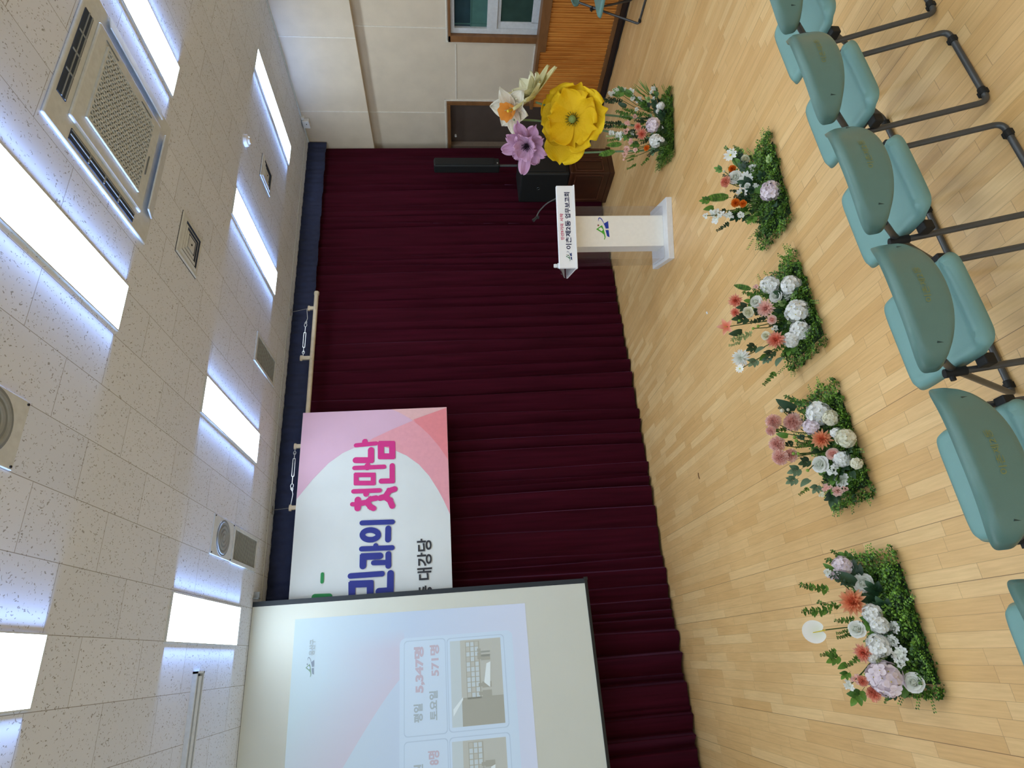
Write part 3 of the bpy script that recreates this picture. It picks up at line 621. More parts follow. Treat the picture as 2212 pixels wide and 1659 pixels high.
# ---------------- lectern ----------------
lec = thing('lectern', 'clear and white acrylic lectern with a printed sign across its top', 'lectern', (3.578, 4.437, 0), math.radians(-23))
M['frost'] = pm('frosted_white_acrylic', lin(232,232,234), .35, var=.03)
M['milky'] = pm('milky_panel', lin(246,243,236), .5, var=.02)
M['clear'] = glass_mat('clear_acrylic', (.97,.97,.98), .015)
M['signwhite'] = pm('sign_board_white', lin(246,248,253), .45, var=.01)
b = MB(); b.box(-.29, .29, -.232, .215, 0, .056); b.build('lectern_base', M['frost'], lec, smooth=None, bevel=.004)
b = MB(); b.box(-.143, .150, -.125, .075, .056, .955); b.build('lectern_column', M['milky'], lec, smooth=None, bevel=.003)
for s in (-.257, .239):
    b = MB(); b.box(s-.004, s+.004, -.12, .16, .056, .945); b.build('clear_side_panel', M['clear'], lec, smooth=None)
b = MB(); b.box(-.253, -.145, -.137, -.129, .056, .945); b.box(.152, .235, -.137, -.129, .056, .945); b.build('clear_front_panel', M['clear'], lec, smooth=None)
b = MB(); b.box(-.378, .372, -.30, -.262, .950, 1.104); b.build('sign_board', M['signwhite'], lec, smooth=None, bevel=.003)
b = MB(); b.box(-.378, .372, -.262, .165, .938, .952); b.box(-.385, .378, -.306, -.262, .938, .950)
b.build('lectern_shelf', M['signwhite'], lec, smooth=None, bevel=.002)
b = MB(); vs = []
pr = [(-.262, 1.10), (-.22, 1.085), (-.17, 1.067), (-.05, 1.045), (.0, 1.02), (.10, .99), (.16, .955), (.16, .952), (-.262, .952)]
for sx in (-.378, -.372): vs += [(sx, a, c) for a, c in pr]
n_ = len(pr); b.add(vs, [tuple(range(n_)), tuple(range(n_, 2*n_))[::-1]]+[(i, (i+1) % n_, (i+1) % n_+n_, i+n_) for i in range(n_)]); vs = []
for sx in (.366, .372): vs += [(sx, a, c) for a, c in pr]
b.add(vs, [tuple(range(n_)), tuple(range(n_, 2*n_))[::-1]]+[(i, (i+1) % n_, (i+1) % n_+n_, i+n_) for i in range(n_)])
b.build('desk_end', M['clear'], lec, smooth=None)
b = MB(); b.add([(-.372,-.255,1.088),(.366,-.255,1.088),(.366,.155,.975),(-.372,.155,.975),(-.372,-.255,1.083),(.366,-.255,1.083),(.366,.155,.970),(-.372,.155,.970)], [(0,1,2,3),(7,6,5,4),(0,4,5,1),(2,6,7,3)]); b.build('desk_slope', M['milky'], lec, smooth=None)
INK = [pm('sign_navy', lin(40,46,84), .6, var=.01), pm('sign_red', lin(190,42,92), .6, var=.01), pm('emblem_green', lin(78,176,44), .6, var=.01), pm('emblem_blue', lin(24,58,170), .6, var=.01), pm('emblem_dot', lin(150,84,70), .6, var=.01), M['signwhite'], M['milky'], pm('emblem_dark_green', lin(40,110,80), .6, var=.01), pm('emblem_dark_blue', lin(34,62,120), .6, var=.01)]
b = MB(); yk = -.3012
put_text(b, '이촌제2동', lambda u, v: (-.209+.262*u, yk, .986+.052*v), .03, 0)
put_text(b, '업무보고회', lambda u, v: (.072+.24*u, yk, .984+.051*v), .03, 0)
put_text(b, '민선9기의', lambda u, v: (-.122+.145*u, yk, 1.050+.033*v), .025, 1)
put_text(b, '시작', lambda u, v: (.045+.072*u, yk, 1.050+.033*v), .025, 1)
emblem(b, lambda u, v, k: (-.272+.092*u, yk-.0005*k, 1.014+.088*v), (7, 8, 4, 5)); b.build('sign_lettering', INK, lec, smooth=None)
b = MB(); emblem(b, lambda u, v, k: (.028+.212*u, -.1265-.0005*k, .645+.196*v), (2, 3, 4, 6)); b.build('lectern_emblem', INK, lec, smooth=None)
b = MB(); b.lathe([(0,.03),(.021,.03),(.024,.024),(.024,0)], 20, (-.335,-.2,1.075)); b.lathe([(.0,.062),(.016,.062),(.018,.056),(.018,.036),(.012,.034),(.012,.03)], 20, (-.335,-.2,1.075))
sb = b.build('bottle_cap', M['white']); sb.name = 'small_bottle'
sb.matrix_world = Matrix.Translation(lec.location) @ Matrix.Rotation(math.radians(-23), 4, 'Z')
tag(sb, 'tiny white capped bottle on the lectern edge', 'bottle')
mic = thing('gooseneck_microphone', 'thin black gooseneck microphone curving up from the lectern', 'microphone', (3.578, 4.437, 0), math.radians(-23))
b = MB(); b.tube(fillet([(.335,-.1,1.055),(.322,-.1,1.08),(.28,-.1,1.165),(.2,-.1,1.243),(.14,-.1,1.268)], .08), .0055, 8); b.build('mic_neck', M['tube'], mic)
b = MB(); b.tube([(.15,-.1,1.262),(.125,-.1,1.288)], .012, 12); b.tube([(.125,-.1,1.288),(.115,-.1,1.300)], .015, 12); b.tube([(.16,-.1,1.25),(.135,-.1,1.252)], .011, 10); b.build('mic_head', M['black'], mic)
b = MB(); b.tube([(.335,-.1,1.047),(.335,-.1,1.07)], .014, 12); b.build('mic_socket', M['black'], mic)

# ---------------- cabinet and loudspeaker in the corner ----------------
cab = thing('wooden_cabinet', 'low dark cherry wood cabinet with panelled sides in the corner', 'cabinet', (5.515, 5.645, 0))
b = MB(); hx, hy = .215, .265
b.box(-hx+.01, hx-.01, -hy+.01, hy-.01, .02, .53); b.box(-hx-.0, hx, -hy, hy, 0, .06); b.build('cabinet_body', M['cabinet'], cab, smooth=None, bevel=.004)
b = MB(); b.box(-hx-.015, hx+.015, -hy-.015, hy+.015, .53, .56); b.build('cabinet_top', M['cabinet'], cab, smooth=None, bevel=.006)
def panel(face, a0, a1, z0, z1):
    b = MB(); f = .014
    def bx(p0, p1, q0, q1, d0, d1, m=0):
        if face == 'front': b.box(p0, p1, -hy+.01-d1, -hy+.01-d0, q0, q1, m)
        else: b.box(-hx+.01-d1, -hx+.01-d0, p0, p1, q0, q1, m)
    bx(a0, a1, z0, z0+f, 0, .01); bx(a0, a1, z1-f, z1, 0, .01); bx(a0, a0+f, z0+f, z1-f, 0, .01); bx(a1-f, a1, z0+f, z1-f, 0, .01); bx(a0+.03, a1-.03, z0+.03, z1-.03, 0, .006, 1)
    b.build('door_panel' if face == 'front' else 'side_panel', [M['cabtrim'], M['cabinet']], cab, smooth=None, bevel=.002)
panel('front', -.175, -.0, .13, .49); panel('front', .01, .185, .13, .49); panel('side', -.22, .21, .13, .49)
pa = thing('column_loudspeaker', 'black column loudspeaker on a pole above its bass box, on the cabinet', 'loudspeaker', (5.53, 5.65, .56))
b = MB(); b.box(-.225, .215, -.25, .25, .0, .60); b.build('bass_box', M['black'], pa, smooth=None, bevel=.018)
b = MB(); b.box(-.19, .18, -.262, -.25, .04, .56); b.build('bass_grille', M['blackmatte'], pa, smooth=None, bevel=.006)
b = MB(); b.lathe([(0,0),(.018,0),(.018,.004)], 16, T=Matrix.Translation((-.225, .0, .37)) @ Matrix.Rotation(-PI/2, 4, 'Y')); b.build('badge', M['grey'], pa)
b = MB(); b.tube([(.22,.06,.56),(.22,.06,.85)], .017, 12, 0, Matrix.Translation((-.0,0,0))); b.build('speaker_pole', M['tube'], pa)
b = MB(); b.box(.155, .285, -.01, .13, .83, 1.675); b.build('column_cabinet', M['black'], pa, smooth=None, bevel=.02)
b = MB(); b.box(.165, .275, -.02, -.01, .90, 1.66); b.build('column_grille', M['blackmatte'], pa, smooth=None, bevel=.004)
b = MB(); b.box(.17, .19, -.026, -.019, .855, .87); b.build('column_badge', M['steel'], pa, smooth=None)
cb_ = MB(); pts = []
random.seed(4)
for k in range(40): pts.append((6.40+random.uniform(-.012,.008), 3.0+k*.06, .01))
cb_.tube(fillet(pts, .05, 2), .006, 6); tag(cb_.build('floor_cable', M['blackmatte']), 'thin black cable lying along the dark baseboard', 'cable')

# ---------------- chairs ----------------
def seat_fn(u, v, top=True):
    a, c = 2*u-1, 2*v-1          # a across, c from rear (-1) to front (+1)
    # square to rounded square
    n_ = 9.0; r = (abs(a)**n_+abs(c)**n_)**(1/n_); m_ = max(abs(a), abs(c)); k = m_/r if r > 1e-6 else 1
    A, Cc = a*k, c*k
    hw = .180+.009*(Cc+1)/2
    x = A*hw; yy = .198+Cc*.186
    e = m_
    z = .448 - .012*math.exp(-((Cc+.35)**2)/.25)*(1-A*A)
    z += .020*max(0, min(1, (-Cc-.66)/.16))*(1 if e < .93 else .7)
    z -= .004*max(0, Cc-.2)
    z += .006*max(0, abs(A)-.75)/.25
    if e > .90: z -= .030*((e-.90)/.10)**1.6
    return (x, yy, z)
def back_fn(u, v):
    a, c = 2*u-1, 2*v-1
    n_ = 2.7 if c > 0 else 6.0; r = (abs(a)**n_+abs(c)**n_)**(1/n_); m_ = max(abs(a), abs(c)); k = m_/r if r > 1e-6 else 1
    A, Cc = a*k, c*k
    x = A*.236; s = abs(A)
    zt = .742-.056*s**2; zb = .592+.004*s
    z = (zt+zb)/2+Cc*(zt-zb)/2
    yy = -.045+.112*s**2.3 + .012*Cc
    if m_ > .86: yy += .022*((m_-.86)/.14)**1.5
    return (x, yy, z)
def make_chair():
    ch = thing('folding_chair', '', 'chair')
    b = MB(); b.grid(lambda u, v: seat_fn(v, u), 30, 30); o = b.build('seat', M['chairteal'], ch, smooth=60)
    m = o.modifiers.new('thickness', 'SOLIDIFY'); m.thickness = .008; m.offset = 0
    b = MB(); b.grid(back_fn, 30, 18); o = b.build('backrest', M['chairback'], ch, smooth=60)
    m = o.modifiers.new('thickness', 'SOLIDIFY'); m.thickness = .012; m.offset = 0
    b = MB()
    def bp(u, v):
        s = -.065+.125*u; z = .658+.021*v; a = abs((s-.02)/.236)
        return (s-.0, -.045+.105*abs(s/.225)**2.3+.012*((z-.667)/.075)-.0085, z)
    put_text(b, '이촌제2동', bp, .0); b.build('back_print', M['yellowprint'], o, smooth=None)
    for s in (-1, 1):
        b = MB(); sx = s*.168; y0 = -.045+.105*(.168/.225)**2.3
        b.box(sx-.011, sx+.011, y0-.007, y0+.004, .622, .648); b.build('back_slot', M['slotteal'], o, smooth=None)
    def leg(name, side, pts):
        b = MB(); b.tube(fillet(pts, .06, 7), .0115, 12); return b.build(name, M['tube'], ch)
    for s in (-1, 1):
        leg('leg', s, [(s*.205,.172,.478),(s*.205,.0,.012),(s*.135,.0,.012)])
        leg('leg', s, [(s*.212,.060,.600),(s*.190,.172,.470),(s*.190,.42,.012),(s*.13,.42,.012)])
        b = MB(); b.tube([(s*.205,.178,.496),(s*.205,.156,.435)], .0155, 12); b.tube([(s*.232,.172,.478),(s*.18,.172,.478)], .009, 10); b.build('hinge_cap', M['blackmatte'], ch)
        b = MB(); b.box(s*.175, s*.214, .085, .125, .385, .425); b.build('seat_bracket', M['blackmatte'], ch, smooth=None, bevel=.005)
        b = MB(); b.tube([(s*.163,.10,.405),(s*.163,.34,.415)], .009, 10); b.build('seat_rail', M['tube'], ch)
    for yy in (0, .42):
        b = MB(); b.tube([(-.135,yy,.012),(.135,yy,.012)], .0115, 12); b.build('floor_bar', M['tube'], ch)
        for s in (-1, 1):
            b = MB(); b.tube([(s*.135,yy,.013),(s*.165,yy,.013)], .0145, 12); b.box(s*.155-.012, s*.155+.012, yy-.014, yy+.02, 0, .02); b.build('rubber_foot', M['blackmatte'], ch, bevel=.002)
    return ch
M['slotteal'] = pm('dark_teal_recess', lin(48,70,68), .6)
chair = make_chair()
for k, (cx, cy, lab) in enumerate(((.930, 1.445, 'fourth teal folding chair from the side window in the front row'),
        (2.530, 1.450, 'front row teal folding chair nearest the side window, cut by the frame'),
        (1.994, 1.445, 'second teal folding chair from the side window, its rear leg loop in full view'),
        (1.463, 1.442, 'third teal folding chair from the side window, behind the planter with daisies'),
        (.394, 1.445, 'fifth teal folding chair from the side window, last before the gap in the row'),
        (-.165, 1.445, 'teal folding chair past the gap at the row end, only a corner in view'))):
    c = chair if k == 0 else copy_tree(chair)
    c.location = (cx, cy, 0); tag(c, lab, 'chair', 'front row folding chairs')
c = copy_tree(chair); c.location = (6.325, 3.70, 0); c.rotation_euler = (0, 0, math.radians(90)); tag(c, 'teal folding chair standing side on against the slatted wall below the window', 'chair', None)
if 'group' in c: del c['group']

# scraps on the floor
b = MB(); b.add([(0,0,0),(.022,.004,.002),(.026,.02,.004),(.004,.018,.001),(0,0,.003),(.022,.004,.005),(.026,.02,.007),(.004,.018,.004)], [(3,2,1,0),(4,5,6,7),(0,1,5,4),(1,2,6,5),(2,3,7,6),(3,0,4,7)]); tag(b.build('paper_scrap', M['white'], smooth=None, loc=(2.40, 3.98, 0)), 'tiny white scrap on the floor behind the middle planter', 'scrap')
b = MB(); b.tube([(0,0,.004),(.03,.008,.005),(.055,.002,.004)], .004, 6); tag(b.build('bark_sliver', M['trimwood'], loc=(1.245, 4.82, 0)), 'thin brown sliver on the floor before the curtain', 'scrap')
FLOWERS = {
'm4': [
('daisy','white',3.009,2.889,0.133,0.044),('ranunculus','cream',2.917,2.834,0.075,0.033),('carnation','orange',2.847,2.852,0.177,0.026),('rose','white',2.756,2.834,0.186,0.046),('daisy','white',2.707,2.796,0.137,0.044),('carnation','coral',2.749,2.870,0.243,0.038),('rose','white',2.673,2.815,0.163,0.022),('rose','white',2.642,2.796,0.148,0.021),('daisy','white',2.599,2.815,0.189,0.034),('hydrangea','lilac',2.511,2.704,0.070,0.073),('carnation','orange',2.518,2.815,0.250,0.029),('carnation','orange',2.494,2.796,0.214,0.025),('floret','white',2.475,2.889,0.354,0.047),('floret','white',2.464,2.870,0.282,0.030),('floret','white',2.435,2.834,0.225,0.023),('floret','white',2.478,2.889,0.430,0.019),('floret','white',2.503,2.889,0.381,0.022),('bud','cream',2.860,2.889,0.214,0.013),('floret','white',2.780,2.778,0.085,0.027),('floret','white',2.625,2.778,0.105,0.020),('fern','green',2.632,2.889,0.302,0.085),('leaf','green',2.607,2.889,0.396,0.035),('leaf','green',2.538,2.889,0.396,0.039),('leaf','green',2.877,2.889,0.240,0.031),('leaf','dark',2.660,2.735,0.070,0.039),('leaf','dark',2.396,2.698,0.070,0.051),('leaf','dark',2.382,2.778,0.083,0.052),('leaf','varieg',2.691,2.626,0.070,0.028),('leaf','varieg',2.428,2.815,0.194,0.029),('leaf','dark',2.589,2.815,0.158,0.044),('leaf','dark',2.817,2.815,0.122,0.035),('sprig','green',2.491,2.852,0.243,0.054),('sprig','dark',2.767,2.852,0.207,0.055),('leaf','dark',2.604,2.796,0.127,0.034),],
'm3': [
('hydrangea','white',1.929,2.882,0.143,0.065),('hydrangea','white',1.868,2.796,0.070,0.070),('rose','white',1.849,2.882,0.130,0.040),('rose','white',1.836,2.864,0.080,0.034),('hydrangea','white',1.691,2.810,0.070,0.085),('hydrangea','white',1.575,2.828,0.080,0.064),('hydrangea','white',1.534,2.864,0.130,0.052),('dahlia','pink',1.773,2.900,0.206,0.057),('rose','white',1.847,2.936,0.235,0.043),('rose','cream',1.770,2.936,0.302,0.038),('rose','pink',1.695,2.900,0.187,0.029),('dahlia','coral',1.547,2.882,0.213,0.056),('dahlia','coral',1.879,2.972,0.337,0.046),('dahlia','coral',1.794,2.972,0.360,0.035),('lily','coral',1.707,2.990,0.433,0.055),('chrysanthemum','white',1.482,2.972,0.402,0.050),('daisy','white',1.411,2.972,0.425,0.025),('berry','green',1.800,2.936,0.264,0.013),('berry','green',1.735,2.972,0.349,0.014),('berry','green',1.668,2.954,0.285,0.013),('berry','green',1.683,2.954,0.249,0.014),('floret','white',1.636,2.900,0.184,0.019),('rose','cream',1.585,2.900,0.254,0.028),('floret','pink',1.955,2.936,0.201,0.017),('leaf','dark',1.534,2.936,0.331,0.039),('leaf','sage',1.404,2.882,0.229,0.047),('leaf','sage',1.436,2.936,0.347,0.039),('leaf','sage',1.439,2.918,0.273,0.036),('leaf','sage',1.502,2.918,0.304,0.041),('leaf','dark',1.470,2.900,0.254,0.041),('sprig','pale',1.624,2.972,0.360,0.075),('sprig','pale',1.577,2.972,0.415,0.042),('fern','green',1.963,2.954,0.268,0.059),('sprig','green',1.904,2.936,0.250,0.053),('leaf','dark',1.803,2.758,0.070,0.039),('leaf','varieg',1.786,2.864,0.107,0.033),('leaf','varieg',1.789,2.810,0.070,0.028),('leaf','varieg',1.640,2.846,0.124,0.028),('leaf','varieg',1.868,2.846,0.078,0.024),('leaf','dark',1.748,2.972,0.319,0.053),('leaf','dark',1.652,2.972,0.392,0.047),('leaf','dark',1.810,2.936,0.314,0.038),('sprig','dark',1.714,2.936,0.259,0.052),('leaf','dark',1.754,2.900,0.132,0.033),('leaf','varieg',1.895,2.882,0.162,0.024),],
'm2': [
('carnation','pink',1.088,3.010,0.288,0.045),('carnation','pink',1.073,2.992,0.188,0.055),('carnation','pink',1.033,3.010,0.320,0.031),('carnation','pink',0.947,2.992,0.316,0.047),('carnation','pink',0.869,2.992,0.320,0.046),('carnation','pink',0.874,2.974,0.265,0.039),('hydrangea','white',1.079,2.884,0.087,0.077),('hydrangea','cream',1.024,2.822,0.070,0.052),('hydrangea','lilac',1.015,2.920,0.130,0.051),('dahlia','orange',0.928,2.884,0.119,0.057),('hydrangea','cream',0.886,2.760,0.070,0.061),('hydrangea','white',0.937,2.821,0.070,0.034),('rose','pink',0.838,2.866,0.096,0.035),('rose','white',0.799,2.920,0.150,0.050),('hydrangea','white',0.797,2.838,0.070,0.049),('floret','white',0.744,2.866,0.117,0.035),('floret','white',0.688,2.848,0.100,0.044),('hydrangea','cream',0.744,2.742,0.070,0.034),('floret','white',0.695,2.847,0.070,0.026),('floret','pink',0.659,2.884,0.175,0.026),('floret','pink',0.641,2.884,0.121,0.031),('floret','pink',0.643,2.848,0.100,0.017),('floret','cream',0.628,2.884,0.213,0.017),('leaf','sage',0.783,2.956,0.267,0.043),('leaf','sage',0.729,2.956,0.300,0.038),('leaf','sage',0.705,2.938,0.250,0.040),('leaf','sage',0.673,2.920,0.206,0.035),('leaf','dark',0.955,2.920,0.202,0.025),('leaf','green',0.987,2.956,0.291,0.037),('sprig','green',0.655,2.920,0.282,0.042),('sprig','dark',0.715,2.902,0.152,0.049),('bud','cream',1.145,2.992,0.228,0.019),('bud','cream',1.148,2.992,0.191,0.014),('berry','green',0.969,2.956,0.223,0.015),('berry','green',0.949,2.956,0.218,0.014),('berry','green',0.875,2.956,0.257,0.016),('berry','green',0.874,2.956,0.231,0.015),('berry','green',0.768,2.920,0.227,0.013),('leaf','dark',0.720,2.848,0.112,0.044),('sprig','dark',0.968,2.880,0.070,0.055),('leaf','dark',0.698,2.794,0.070,0.034),('leaf','dark',0.820,2.766,0.070,0.035),('leaf','dark',0.817,2.920,0.219,0.041),('leaf','dark',0.870,2.920,0.150,0.032),('sprig','green',0.903,2.920,0.223,0.041),],
'm1': [
('hydrangea','lilac',0.277,2.956,0.168,0.054),('floret','lilac',0.230,2.956,0.227,0.035),('floret','white',0.247,2.956,0.259,0.020),('rose','white',0.184,2.920,0.112,0.050),('dahlia','orange',0.101,2.938,0.185,0.069),('rose','white',-0.021,2.920,0.217,0.043),('hydrangea','white',0.039,2.884,0.137,0.053),('hydrangea','white',-0.011,2.866,0.131,0.052),('floret','white',-0.025,2.848,0.077,0.031),('hydrangea','white',-0.101,2.884,0.156,0.061),('floret','white',-0.136,2.830,0.102,0.042),('floret','white',-0.079,2.848,0.108,0.031),('floret','white',-0.176,2.830,0.117,0.023),('hydrangea','white',-0.150,2.902,0.187,0.033),('dahlia','coral',-0.126,2.920,0.220,0.045),('hydrangea','lilac',-0.236,2.884,0.170,0.088),('rose','white',-0.256,2.812,0.094,0.045),('carnation','coral',-0.295,2.920,0.226,0.035),('floret','pink',-0.233,2.938,0.278,0.026),('floret','white',-0.256,2.956,0.309,0.026),('carnation','coral',-0.242,2.920,0.263,0.026),('bud','cream',-0.261,2.795,0.070,0.013),('anthurium','white',-0.016,2.992,0.371,0.061),('leaf','dark',0.146,2.884,0.083,0.052),('leaf','dark',0.065,2.866,0.078,0.056),('leaf','dark',0.112,2.902,0.115,0.039),('sprig','green',0.182,2.974,0.339,0.076),('sprig','green',0.074,2.974,0.356,0.079),('sprig','green',0.101,2.956,0.295,0.060),('sprig','green',-0.115,2.956,0.369,0.046),('leaf','green',-0.138,2.956,0.341,0.038),('leaf','green',-0.175,2.956,0.318,0.029),('sprig','green',0.024,2.956,0.241,0.054),('sprig','dark',0.203,2.938,0.209,0.060),('sprig','green',-0.029,2.956,0.269,0.034),('sprig','green',-0.161,2.938,0.273,0.047),('sprig','green',-0.316,2.884,0.195,0.027),('leaf','green',0.275,2.956,0.245,0.031),('sprig','dark',0.006,2.920,0.156,0.044),('leaf','dark',-0.045,2.866,0.093,0.043),('sprig','pale',-0.152,2.884,0.160,0.042),('leaf','green',-0.210,2.956,0.309,0.028),('sprig','green',0.289,2.938,0.121,0.046),],
'm5': [
('hydrangea','lilac',4.272,3.750,0.194,0.076),('hydrangea','white',4.141,3.808,0.176,0.071),('hydrangea','white',4.096,3.773,0.148,0.040),('hydrangea','white',4.472,3.715,0.096,0.046),('hydrangea','white',4.427,3.735,0.125,0.026),('dahlia','coral',4.277,3.857,0.270,0.057),('dahlia','coral',4.339,3.829,0.304,0.041),('carnation','orange',4.119,3.873,0.248,0.029),('floret','white',4.731,3.764,0.470,0.032),('floret','white',4.735,3.762,0.402,0.032),('floret','white',4.721,3.768,0.321,0.037),('floret','white',4.673,3.790,0.307,0.029),('floret','white',4.652,3.799,0.251,0.032),('floret','white',4.667,3.683,0.140,0.026),('floret','white',4.638,3.696,0.160,0.021),('floret','white',4.574,3.724,0.144,0.023),('floret','white',4.704,3.776,0.522,0.029),('floret','white',4.338,3.939,0.458,0.042),('floret','white',4.352,3.933,0.430,0.032),('floret','white',4.372,3.924,0.337,0.032),('floret','white',4.366,3.927,0.526,0.032),('floret','white',4.249,3.760,0.118,0.020),('floret','pink',4.255,3.922,0.362,0.034),('floret','pink',4.188,3.952,0.403,0.034),('floret','pink',4.140,3.973,0.424,0.026),('bud','pink',4.097,3.992,0.434,0.018),('floret','pink',4.142,3.918,0.334,0.023),('floret','pink',4.341,3.883,0.401,0.031),('floret','pink',4.408,3.853,0.388,0.031),('floret','pink',4.471,3.825,0.310,0.024),('floret','white',4.526,3.800,0.294,0.021),('sprig','green',4.501,3.757,0.227,0.073),('sprig','green',4.495,3.814,0.298,0.073),('sprig','green',4.536,3.851,0.405,0.074),('leaf','dark',4.609,3.818,0.413,0.047),('sprig','dark',4.695,3.835,0.461,0.074),('sprig','dark',4.684,3.839,0.532,0.069),('sprig','green',4.498,3.868,0.380,0.063),('sprig','dark',4.490,3.926,0.486,0.080),('sprig','dark',4.465,3.937,0.552,0.069),('sprig','green',4.420,3.903,0.438,0.068),('fern','green',4.193,4.004,0.566,0.089),('fern','green',4.265,3.972,0.493,0.079),('sprig','green',4.304,3.955,0.508,0.063),('blade','green',4.732,3.763,0.256,0.079),('blade','green',4.766,3.748,0.205,0.090),('blade','green',4.752,3.754,0.162,0.079),('blade','green',4.082,3.944,0.364,0.057),('blade','green',4.126,3.979,0.368,0.057),('sprig','green',4.549,3.736,0.257,0.062),('leaf','varieg',4.568,3.727,0.192,0.031),('sprig','dark',4.387,3.808,0.286,0.057),('sprig','dark',4.253,3.868,0.356,0.057),('leaf','dark',4.497,3.704,0.153,0.041),('leaf','dark',4.357,3.712,0.103,0.046),('leaf','dark',4.155,3.802,0.096,0.041),('bud','dark',4.007,3.868,0.245,0.011),('sprig','dark',4.211,3.887,0.246,0.052),('sprig','pale',4.337,3.940,0.533,0.047),('sprig','green',4.566,3.837,0.356,0.058),('sprig','green',4.444,3.782,0.219,0.047),('leaf','dark',4.057,3.846,0.175,0.041),],
}
# ---------------- flowers ----------------
def petal(mb, L, Wd, tilt, bend, cup, ruf, T, shape='round', nt=5, nv=4, m=0, ph=0.0, rk=3.0, crease=0):
    pts = []; x = z = 0.0; a = tilt; prev = 0
    rows = []
    for i in range(nt+1):
        t = i/nt
        if i: x += L/nt*math.cos(a); z += L/nt*math.sin(a); a += bend/nt
        if shape == 'round': wv = (.16+.84*math.sin(min(t/.62, 1)*PI/2)) if t < .62 else math.sqrt(max(0, 1-((t-.62)/.40)**2))
        elif shape == 'point': wv = max(.03, math.sin(PI*min(1, .12+.88*t)**.85)**.8)
        else: wv = (.2+.8*t**.7) if t < .85 else .2+.8*t**.7-(t-.85)*1.2
        rows.append((x, z, wv*Wd, a, t))
    vs = []
    for (x, z, wv, a, t) in rows:
        for j in range(nv+1):
            v = 2*j/nv-1
            dz = cup*wv*v*v + ruf*t*t*math.sin(v*rk*PI+ph+t*2)
            if crease: dz += crease*(abs(math.sin(v*7+ph))+.5*abs(math.sin(v*17+ph*2)))*(1-.4*t)
            ex = -ruf*(.25 if crease else .5)*t*t*math.cos(v*rk*1.7*PI+ph)
            vs.append((x-math.sin(a)*dz+ex, v*wv, z+math.cos(a)*dz))
    fs = [(i*(nv+1)+j, (i+1)*(nv+1)+j, (i+1)*(nv+1)+j+1, i*(nv+1)+j+1) for i in range(nt) for j in range(nv)]
    mb.add(vs, fs, m, T)
def layered(layers, seed, shape='round', m=0, nt=4, nv=3, mb=None):
    rnd = random.Random(seed); mb = mb or MB()
    for (n, L, Wd, tilt, bend, cup, ruf, z, r0) in layers:
        off = rnd.random()*6
        for k in range(n):
            a = off+2*PI*k/n+rnd.uniform(-.12,.12)
            T = Matrix.Rotation(a, 4, 'Z') @ Matrix.Translation((r0, 0, z)) @ Matrix.Rotation(rnd.uniform(-.12,.12), 4, 'X')
            petal(mb, L*rnd.uniform(.9,1.08), Wd, math.radians(tilt+rnd.uniform(-7,7)), math.radians(bend), cup, ruf, T, shape, nt, nv, m, rnd.random()*6)
    return mb
def g_hydrangea(seed):
    rnd = random.Random(seed); mb = MB(); n = 27
    for i in range(n):
        f = (i+.5)/n; ph = i*2.39996; cz = 1-1.45*f; rr_ = math.sqrt(max(0, 1-cz*cz)); R = .72*rnd.uniform(.84,1.12)
        nrm = Vector((rr_*math.cos(ph), rr_*math.sin(ph), cz)); pos = nrm*R
        q = nrm.to_track_quat('Z', 'Y'); T0 = Matrix.Translation(pos) @ q.to_matrix().to_4x4() @ Matrix.Rotation(rnd.random()*6, 4, 'Z') @ Matrix.Rotation(rnd.uniform(-.3,.3), 4, 'X')
        s = rnd.uniform(.20,.27)
        for k in range(4):
            T = T0 @ Matrix.Rotation(k*PI/2, 4, 'Z')
            c = s*1.02; pts = [(0,0,-.02)]+[(c+s*.80*math.cos(a)*.9, s*.86*math.sin(a), .05*abs(math.sin(a))+.02) for a in (-2.3,-1.5,-.7,0,.7,1.5,2.3)]
            mb.add(pts, [(0,1,2,3),(0,3,4,5),(0,5,6,7)], 0, T)
        mb.lathe([(.0,.045),(.03,.02),(.03,-.02)], 5, m=1, T=T0)
    mb.lathe([(.0,.40),(.3,.3),(.42,0),(.3,-.3),(0,-.4)], 10, m=2)
    return mb
def g_floret(seed):
    rnd = random.Random(seed); mb = MB()
    for i in range(12):
        a = rnd.random()*6.28; r = math.sqrt(rnd.random())*.72; pos = Vector((r*math.cos(a), r*math.sin(a), rnd.uniform(-.15,.25)))
        T0 = Matrix.Translation(pos) @ Matrix.Rotation(rnd.uniform(-.7,.7), 4, 'X') @ Matrix.Rotation(rnd.uniform(-.7,.7), 4, 'Y') @ Matrix.Rotation(rnd.random()*6, 4, 'Z'); s = rnd.uniform(.20,.28)
        for k in range(4):
            T = T0 @ Matrix.Rotation(k*PI/2+rnd.uniform(-.1,.1), 4, 'Z'); pts = [(0,0,-.02)]+[(s*1.02+s*.8*math.cos(b_), s*.70*math.sin(b_), .06*abs(math.sin(b_))+.04) for b_ in (-2.3,-1.5,-.7,0,.7,1.5,2.3)]
            mb.add(pts, [(0,1,2,3),(0,3,4,5),(0,5,6,7)], 0, T)
        mb.tube([tuple(pos), (pos.x*.3, pos.y*.3, -.6)], .02, 4, 2)
    return mb
def g_rose(seed):
    mb = layered([(6,.66,.52,8,-10,.12,.03,-.22,.30),(6,.58,.48,34,5,.15,.03,-.20,.24),(5,.50,.40,58,15,.2,.02,-.16,.20),(5,.42,.34,78,45,.2,.02,-.14,.16),(5,.40,.26,92,45,.2,.01,-.10,.12),(4,.36,.18,98,40,.2,.01,-.06,.07)], seed); mb.lathe([(0,.24),(.07,.2),(.12,.05),(.1,-.2)], 9); return mb
